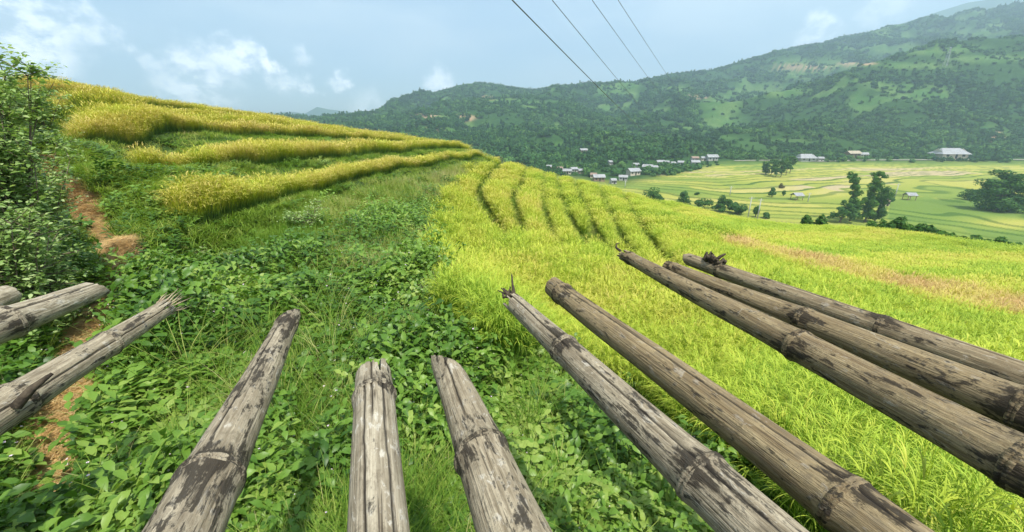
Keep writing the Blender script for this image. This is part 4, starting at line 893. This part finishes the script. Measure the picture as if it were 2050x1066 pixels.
tree(1447, 424, [(-4, -22, 10, 14), (10, -14, 12, 10), (-8, -8, 12, 8)], 'tall dark tree with an uneven top in the middle of the row behind the brow', 4, nl=1500)
tree(1476, 430, [(0, -14, 12, 11), (6, -8, 12, 8)], 'dark tree just left of the two power poles', 5, nl=1000)
tree(1512, 436, [(0, -14, 6, 12)], 'narrow tree standing behind the right of the two power poles', 6, nl=500, mat_=M_treeL)
tree(1532, 438, [(0, -7, 8, 6)], 'small round bush just right of the two power poles', 7, nl=500, cat='bush', name='bush')
tree(1545, 395, [(0, -8, 9, 7)], 'round tree on the bund left of the tiny tree in the middle of the valley', 8, nl=500)
tree(1568, 393, [(0, -6, 4, 5)], 'tiny round tree on the bund in the middle of the valley', 9, nl=250)
tree(1564, 378, [(0, -4, 5, 4)], 'brownish little tree above the tiny round tree in the valley', 10, nl=250, mat_=M_treeB)
for i, (px, py, hh_) in enumerate([(1532, 350, 26), (1543, 352, 30), (1553, 355, 32), (1563, 355, 34), (1573, 352, 36), (1581, 347, 34)]):
    tree(px, py, [(0, -hh_ + 5, 8, 6), (r_.uniform(-4, 4), -hh_ + 14, 7, 6), (r_.uniform(-3, 3), -hh_ + 20, 6, 6)], ['leftmost slim tree of the small palm like grove on the valley floor', 'second slim tree from the left in the palm like grove', 'third slim tree from the left in the palm like grove', 'fourth slim tree from the left in the palm like grove', 'tallest slim tree of the palm like grove, fifth from the left', 'rightmost slim tree of the palm like grove beside the white farmhouse'][i], 20 + i, nl=520, group='slim trees of the valley grove', card=.7, trunk=.2)
tree(1701, 443, [(-19, -90, 8, 7), (-13, -80, 9, 8), (-8, -68, 9, 9), (-4, -54, 9, 9), (-1, -40, 10, 10), (2, -26, 11, 11)], 'tall plumed tree curving left at its top, left of the pair in mid valley', 30, nl=3400, trunk=.25, card=.42, mat_=M_treeL)
tree(1731, 446, [(2, -93, 9, 7), (-2, -82, 10, 9), (-3, -68, 10, 10), (-2, -52, 11, 11), (0, -36, 12, 12), (2, -20, 13, 12)], 'tallest plumed tree with an upright column of leaves in mid valley', 31, nl=4200, trunk=.25, card=.42, mat_=M_treeL)
tree(1750, 447, [(0, -62, 12, 14), (6, -44, 13, 14), (6, -26, 13, 13), (0, -12, 14, 10)], 'bushy dark tree leaning on the right of the tallest plumed tree', 32, nl=2600, card=.42)
tree(1681, 446, [(0, -22, 15, 10), (10, -30, 12, 10), (-12, -14, 9, 7), (20, -18, 14, 11)], 'low spreading tree with a bare dark trunk at the left foot of the plumed pair', 33, nl=2200, card=.4, trunk=.3)
tree(1766, 410, [(0, -13, 11, 10), (8, -8, 8, 6)], 'round dark tree beyond the plumed pair, beside a small shed', 34, nl=900)
tree(1990, 424, [(10, -66, 24, 14), (-4, -50, 30, 14), (26, -48, 32, 16), (0, -26, 32, 18), (34, -24, 34, 18), (10, -10, 32, 12), (-26, -58, 10, 5)], 'huge dark spreading tree at the right edge of the valley', 35, nl=6500, trunk=.5, card=.6)
tree(1950, 402, [(0, -13, 20, 8), (-12, -10, 12, 7), (14, -14, 14, 8)], 'low reddish dark tree at the left foot of the huge spreading tree', 36, nl=1500)
tree(1395, 391, [(0, -3, 5, 3)], 'tiny bush on the pale field above the row of dark trees', 37, nl=150, cat='bush', name='bush')
tree(1330, 316, [(0, -8, 10, 8), (8, -5, 8, 6)], 'dark round tree standing in the village among white houses', 38, nl=600)
# bushes along the brow of the field
def brow(px, r):
    x, y, z = (float(v) for v in at_r(px, 450, r)); return Vector((x, y, float(grid_q(Zs, np.array([x]), np.array([y]))[0])))
BR = [(1612, 13, 9), (1640, 16, 10), (1752, 16, 11), (1776, 20, 12), (1797, 25, 12), (1824, 17, 10), (1850, 19, 12), (1872, 15, 12), (1902, 11, 12), (1935, 9, 14), (1968, 9, 14), (2000, 8, 14), (2032, 10, 14)]
for i, (px, hh_, wd_) in enumerate(BR):
    rb = 56 if px < 1900 else 54
    b = brow(px, rb); q = project(b.x, b.y, b.z); bp = np.interp(px, [1500, 1700, 1850, 2050], [436, 452, 466, 495]); up_ = (q[1] - bp) + hh_
    tree(px, 0, [(0, -up_ * .55, wd_, up_ * .5), (wd_ * .7, -up_ * .45, wd_ * .7, up_ * .4), (-wd_ * .7, -up_ * .4, wd_ * .6, up_ * .4)], ['leftmost low bush on the field brow', 'second bush from the left on the field brow, left of the plumed trees', 'bush on the brow at the foot of the plumed trees', 'wide bush on the brow just right of the plumed trees', 'highest bush on the brow, right of the plumed trees', 'light bush on the brow after the highest one', 'sixth bush on the brow from the plumed trees end', 'round bush on the brow before the low hedge begins', 'first low hedge bush of the brow towards the right', 'second low hedge bush of the brow towards the right', 'third low hedge bush of the brow towards the right', 'fourth low hedge bush of the brow towards the right', 'last low hedge bush of the brow at the right edge'][i], 50 + i, nl=900, base=b, card=.22, mat_=(M_treeL if i % 3 == 2 else M_tree), group='bushes along the brow of the field', name='bush', cat='bush', trunk=.05)

# ------------------------------------------------------------------ houses
M_w = {k: plain('wall_' + k, a, b, 1.2, .9, .1) for k, a, b in (('white', (.46, .45, .42), (.33, .32, .29)), ('cream', (.60, .53, .42), (.50, .43, .33)), ('wood', (.20, .14, .09), (.30, .22, .15)), ('brick', (.42, .26, .19), (.36, .22, .17)))}
def roofmat(k, a, b):
    m, t, o = new_mat('roof_' + k); q = t.nodes.new('ShaderNodeTexCoord').outputs['Object']; wv = t.nodes.new('ShaderNodeTexWave'); wv.inputs['Scale'].default_value = 2.2; wv.inputs['Distortion'].default_value = .4; t.links.new(q, wv.inputs['Vector'])
    n = noise_(t, q, .9, 5, .65); p = principled(t, mixc(t, maprange(t, n, .3, .7), a, b), .7, .3); bump_(t, wv.outputs['Fac'], .5, .06, p); t.links.new(p.outputs[0], o.inputs[0]); return m
M_r = {k: roofmat(k, a, b) for k, a, b in (('grey', (.36, .37, .38), (.24, .24, .25)), ('pale', (.36, .37, .38), (.22, .22, .22)), ('rust', (.30, .20, .15), (.22, .16, .13)), ('thatch', (.42, .36, .27), (.30, .26, .19)), ('blue', (.40, .50, .62), (.34, .42, .52)))}
M_dark = plain('dark_opening', (.03, .03, .03), (.05, .045, .04), 3)
def house(px, py, wpx, wall, roof, label, rot=0.0, deep=.6, high=.34, hip=False, group='houses of the village', cat='house', name='house', open_=False):
    B = valley_hit(px, py); k = (B.y * CP - B.z * SP) / F; w_ = wpx * k; d_ = max(3.0, w_ * deep); h_ = max(2.0, w_ * high); w_ *= .88; root = empty(name, B, rot)
    e = .08 * w_; rh = d_ * .30
    mb = MB()
    if open_:
        for sx in (-1, 1):
            for sy in (-1, 1): mb.box((sx * w_ * .45, sy * d_ * .45, h_ / 2 - .3), (.18, .18, h_ + .6))
        mb.build('posts', M_w[wall], root)
    else:
        mb.box((0, 0, h_ / 2 - .5), (w_, d_, h_ + 1.0))
        mb.add([(-w_ / 2, -d_ / 2, h_), (-w_ / 2, d_ / 2, h_), (-w_ / 2, 0, h_ + rh), (w_ / 2, -d_ / 2, h_), (w_ / 2, d_ / 2, h_), (w_ / 2, 0, h_ + rh)], [(0, 2, 1), (3, 4, 5)]); mb.build('wall', M_w[wall], root)
    mb = MB(); x0, x1 = -w_ / 2 - e, w_ / 2 + e; y_ = d_ / 2 + e; zb = h_ - e * 2 * rh / d_; th_ = .12; hx = (w_ * .22 if hip else 0)
    V = [(x0, -y_, zb), (x1, -y_, zb), (x1, y_, zb), (x0, y_, zb), (x0 + hx, 0, h_ + rh + .02), (x1 - hx, 0, h_ + rh + .02)]; V2 = [(a, b, c + th_) for a, b, c in V]
    mb.add(V2 + V, [(0, 1, 5, 4), (2, 3, 4, 5), (3, 0, 4), (1, 2, 5), (7, 6, 10, 11), (9, 8, 11, 10), (0, 6, 7, 1), (1, 7, 8, 2), (2, 8, 9, 3), (3, 9, 6, 0)] if hip else [(0, 1, 5, 4), (2, 3, 4, 5), (7, 6, 10, 11), (9, 8, 11, 10), (0, 6, 7, 1), (2, 8, 9, 3), (0, 4, 10, 6), (4, 3, 9, 10), (1, 7, 11, 5), (5, 11, 8, 2)])
    mb.build('roof', M_r[roof], root)
    if not open_:
        mb = MB(); mb.box((w_ * .05, -d_ / 2 - .02, h_ * .38), (max(.9, w_ * .09), .05, h_ * .76)); mb.build('door', M_dark, root)
        for sx in (-.3, .33):
            mb = MB(); mb.box((w_ * sx, -d_ / 2 - .02, h_ * .55), (max(.9, w_ * .12), .05, h_ * .36)); mb.build('window', M_dark, root)
    tag(root, label, cat, group); return root
for h_ in HS: house(*h_[:6], rot=h_[6], group='houses of the village')
house(1611, 323, 34, 'white', 'pale', 'white farmhouse with a pale hipped roof right of the palm like grove', 0, .6, .20, True, group='farmhouses along the valley road')
house(1641, 323, 12, 'white', 'pale', 'low white shed attached on the right of the hipped farmhouse', 0, .6, .25, group='farmhouses along the valley road')
house(1705, 316, 26, 'wood', 'thatch', 'stilt farmhouse with a thatched roof at the foot of the hill', .1, .5, .35, group='farmhouses along the valley road')
house(1727, 316, 15, 'cream', 'pale', 'small pale roofed house right of the thatched farmhouse', -.3, .7, .4, group='farmhouses along the valley road')
house(1897, 317, 52, 'cream', 'grey', 'large cream walled barn with a grey hipped roof beside the valley road', -.08, .55, .20, True, group='farmhouses along the valley road', cat='barn', name='barn')
house(1928, 316, 14, 'white', 'pale', 'small white annex at the right end of the large barn', .2, .6, .45, group='farmhouses along the valley road')
house(1594, 401, 19, 'wood', 'grey', 'grey roofed field hut below the two round trees in mid valley', .1, .6, .2, group='field huts', cat='hut', name='hut', open_=True)
house(1819, 401, 18, 'wood', 'grey', 'grey roofed field hut alone on the right of the plumed trees', -.1, .6, .25, group='field huts', cat='hut', name='hut', open_=True)
house(1768, 412, 10, 'cream', 'rust', 'little brown shed under the round dark tree behind the plumed pair', .1, .6, .4, group='field huts', cat='hut', name='hut')
# valley road
def strip(name, pts, w_, mt_, kind, lift=.12):
    V = []
    for (px, py) in pts:
        b = valley_hit(px, py); V.append(b)
    vs = []; ps = []
    for a, b in zip(V[:-1], V[1:]):
        for k in range(12): ps.append(a.lerp(b, k / 12))
    ps.append(V[-1])
    for i, p in enumerate(ps):
        d = (ps[min(i + 1, len(ps) - 1)] - ps[max(i - 1, 0)]).normalized(); s = Vector((-d.y, d.x, 0)).normalized() * w_ / 2
        for q in (p + s, p - s): z = float(max(vq(ZH, np.array([q.x]), np.array([q.y]))[0], p.z)); vs.append((q.x, q.y, z + lift))
    n = len(ps); me = np_mesh(name, vs, [(2 * i, 2 * i + 1, 2 * i + 3, 2 * i + 2) for i in range(n - 1)], [mt_]); tag(link(bpy.data.objects.new(name, me)), kind=kind)
M_road = plain('pale_concrete_road', (.30, .28, .23), (.40, .37, .31), .4)
strip('road', [(1470, 323), (1560, 322), (1640, 325), (1720, 322), (1800, 322), (1900, 321), (2050, 321), (2200, 322)], 2.6, M_road, 'structure', .3)
# poles, pylon, wires
M_conc = plain('grey_concrete', (.45, .45, .43), (.36, .36, .34), 2); M_steel = plain('galvanised_steel', (.35, .36, .37), (.28, .29, .30), 2, .5, .5)
def upole(px, py, hpx, label, name='power_pole'):
    B = valley_hit(px, py); k = (B.y * CP - B.z * SP) / F; h_ = hpx * k; root = empty(name, B)
    mb = MB(); mb.tube([(0, 0, -.5), (0, 0, h_)], [.20, .12], 10); mb.build('shaft', M_conc, root, True)
    mb = MB(); mb.box((0, 0, h_ - .5), (1.8, .1, .12)); mb.build('crossarm', M_steel, root)
    for sx in (-.8, 0, .8):
        mb = MB(); mb.tube([(sx, 0, h_ - .44), (sx, 0, h_ - .2)], [.06, .05], 8); mb.build('insulator', M_w['white'], root)
    tag(root, label, 'power pole', 'power poles in the valley')
upole(1497, 437, 42, 'left of the two concrete power poles behind the field brow')
upole(1516, 438, 40, 'right of the two concrete power poles behind the field brow')
upole(1791, 396, 28, 'lone power pole between the plumed trees and the field hut')
upole(1251, 377, 14, 'short power pole at the near edge of the village')
upole(1461, 392, 18, 'thin power pole in the fields above the row of dark trees')
upole(1617, 405, 18, 'thin power pole in the fields left of the plumed trees')
B = valley_hit(1890, 138)
if B is None: B = Vector((1000, 900, 150))
k = (B.y * CP - B.z * SP) / F; h_ = 34 * k; mb = MB(); b_ = h_ * .09
for sx in (-1, 1):
    for sy in (-1, 1): mb.tube([(sx * b_, sy * b_, -2), (sx * b_ * .25, sy * b_ * .25, h_)], [.22, .16], 4)
for j in range(7):
    z0_, z1_ = h_ * j / 7, h_ * (j + 1) / 7; w0 = b_ * (1 - .75 * j / 7); w1 = b_ * (1 - .75 * (j + 1) / 7)
    mb.tube([(-w0, -w0, z0_), (w1, -w1, z1_)], .1, 4); mb.tube([(w0, -w0, z0_), (-w1, -w1, z1_)], .1, 4); mb.tube([(-w0, w0, z0_), (w1, w1, z1_)], .1, 4)
pyl = empty('pylon', B, .4); mb.build('lattice_tower', M_steel, pyl)
for zf in (.72, .84, .96):
    mb = MB(); mb.tube([(-h_ * .12, 0, h_ * zf), (0, 0, h_ * (zf + .02)), (h_ * .12, 0, h_ * zf)], [.12, .3, .12], 4); mb.build('crossarm', M_steel, pyl)
tag(pyl, 'lattice steel pylon standing on the wooded hill at the right', 'pylon')
M_wire = plain('dark_cable', (.05, .05, .055), (.07, .07, .07), 5, .5, .4)
WR = [((1025, 0), (1352, 296), 22, .030, 'lowest and nearest of the four power cables crossing the sky'), ((1105, 0), (1345, 268), 30, .024, 'second power cable from the left crossing the sky'),
      ((1185, 0), (1372, 238), 36, .022, 'third power cable from the left crossing the sky'), ((1237, 0), (1400, 228), 42, .022, 'rightmost of the four power cables crossing the sky')]
for (a, b, r0, rad, lab) in WR:
    A = Vector([float(v) for v in at_r(a[0], a[1], r0)]); Bv = valley_hit(*b) + Vector((0, 0, 2)); pts = []
    for i in range(-6, 61):
        f = max(i, -6) / 60; f2 = f * f if f > 0 else f * .12; p = A.lerp(Bv, f2); p.z -= 16 * f2 * (1 - f2) if f2 > 0 else 0; pts.append(p)
    mb = MB(); mb.tube(pts, rad, 6); tag(mb.build('power_cable', M_wire, None, True), lab, 'power cable', 'power cables across the valley')

# ------------------------------------------------------------------ haze
m, t, o = new_mat('valley_haze'); pv = t.nodes.new('ShaderNodeVolumePrincipled'); pv.inputs['Color'].default_value = (.62, .82, 1.0, 1); pv.inputs['Density'].default_value = .00040; pv.inputs['Anisotropy'].default_value = .25
t.links.new(pv.outputs[0], o.inputs['Volume'])
mb = MB(); mb.box((1100, 1750, 400), (9000, 4100, 960)); tag(mb.build('haze', m), kind='stuff')
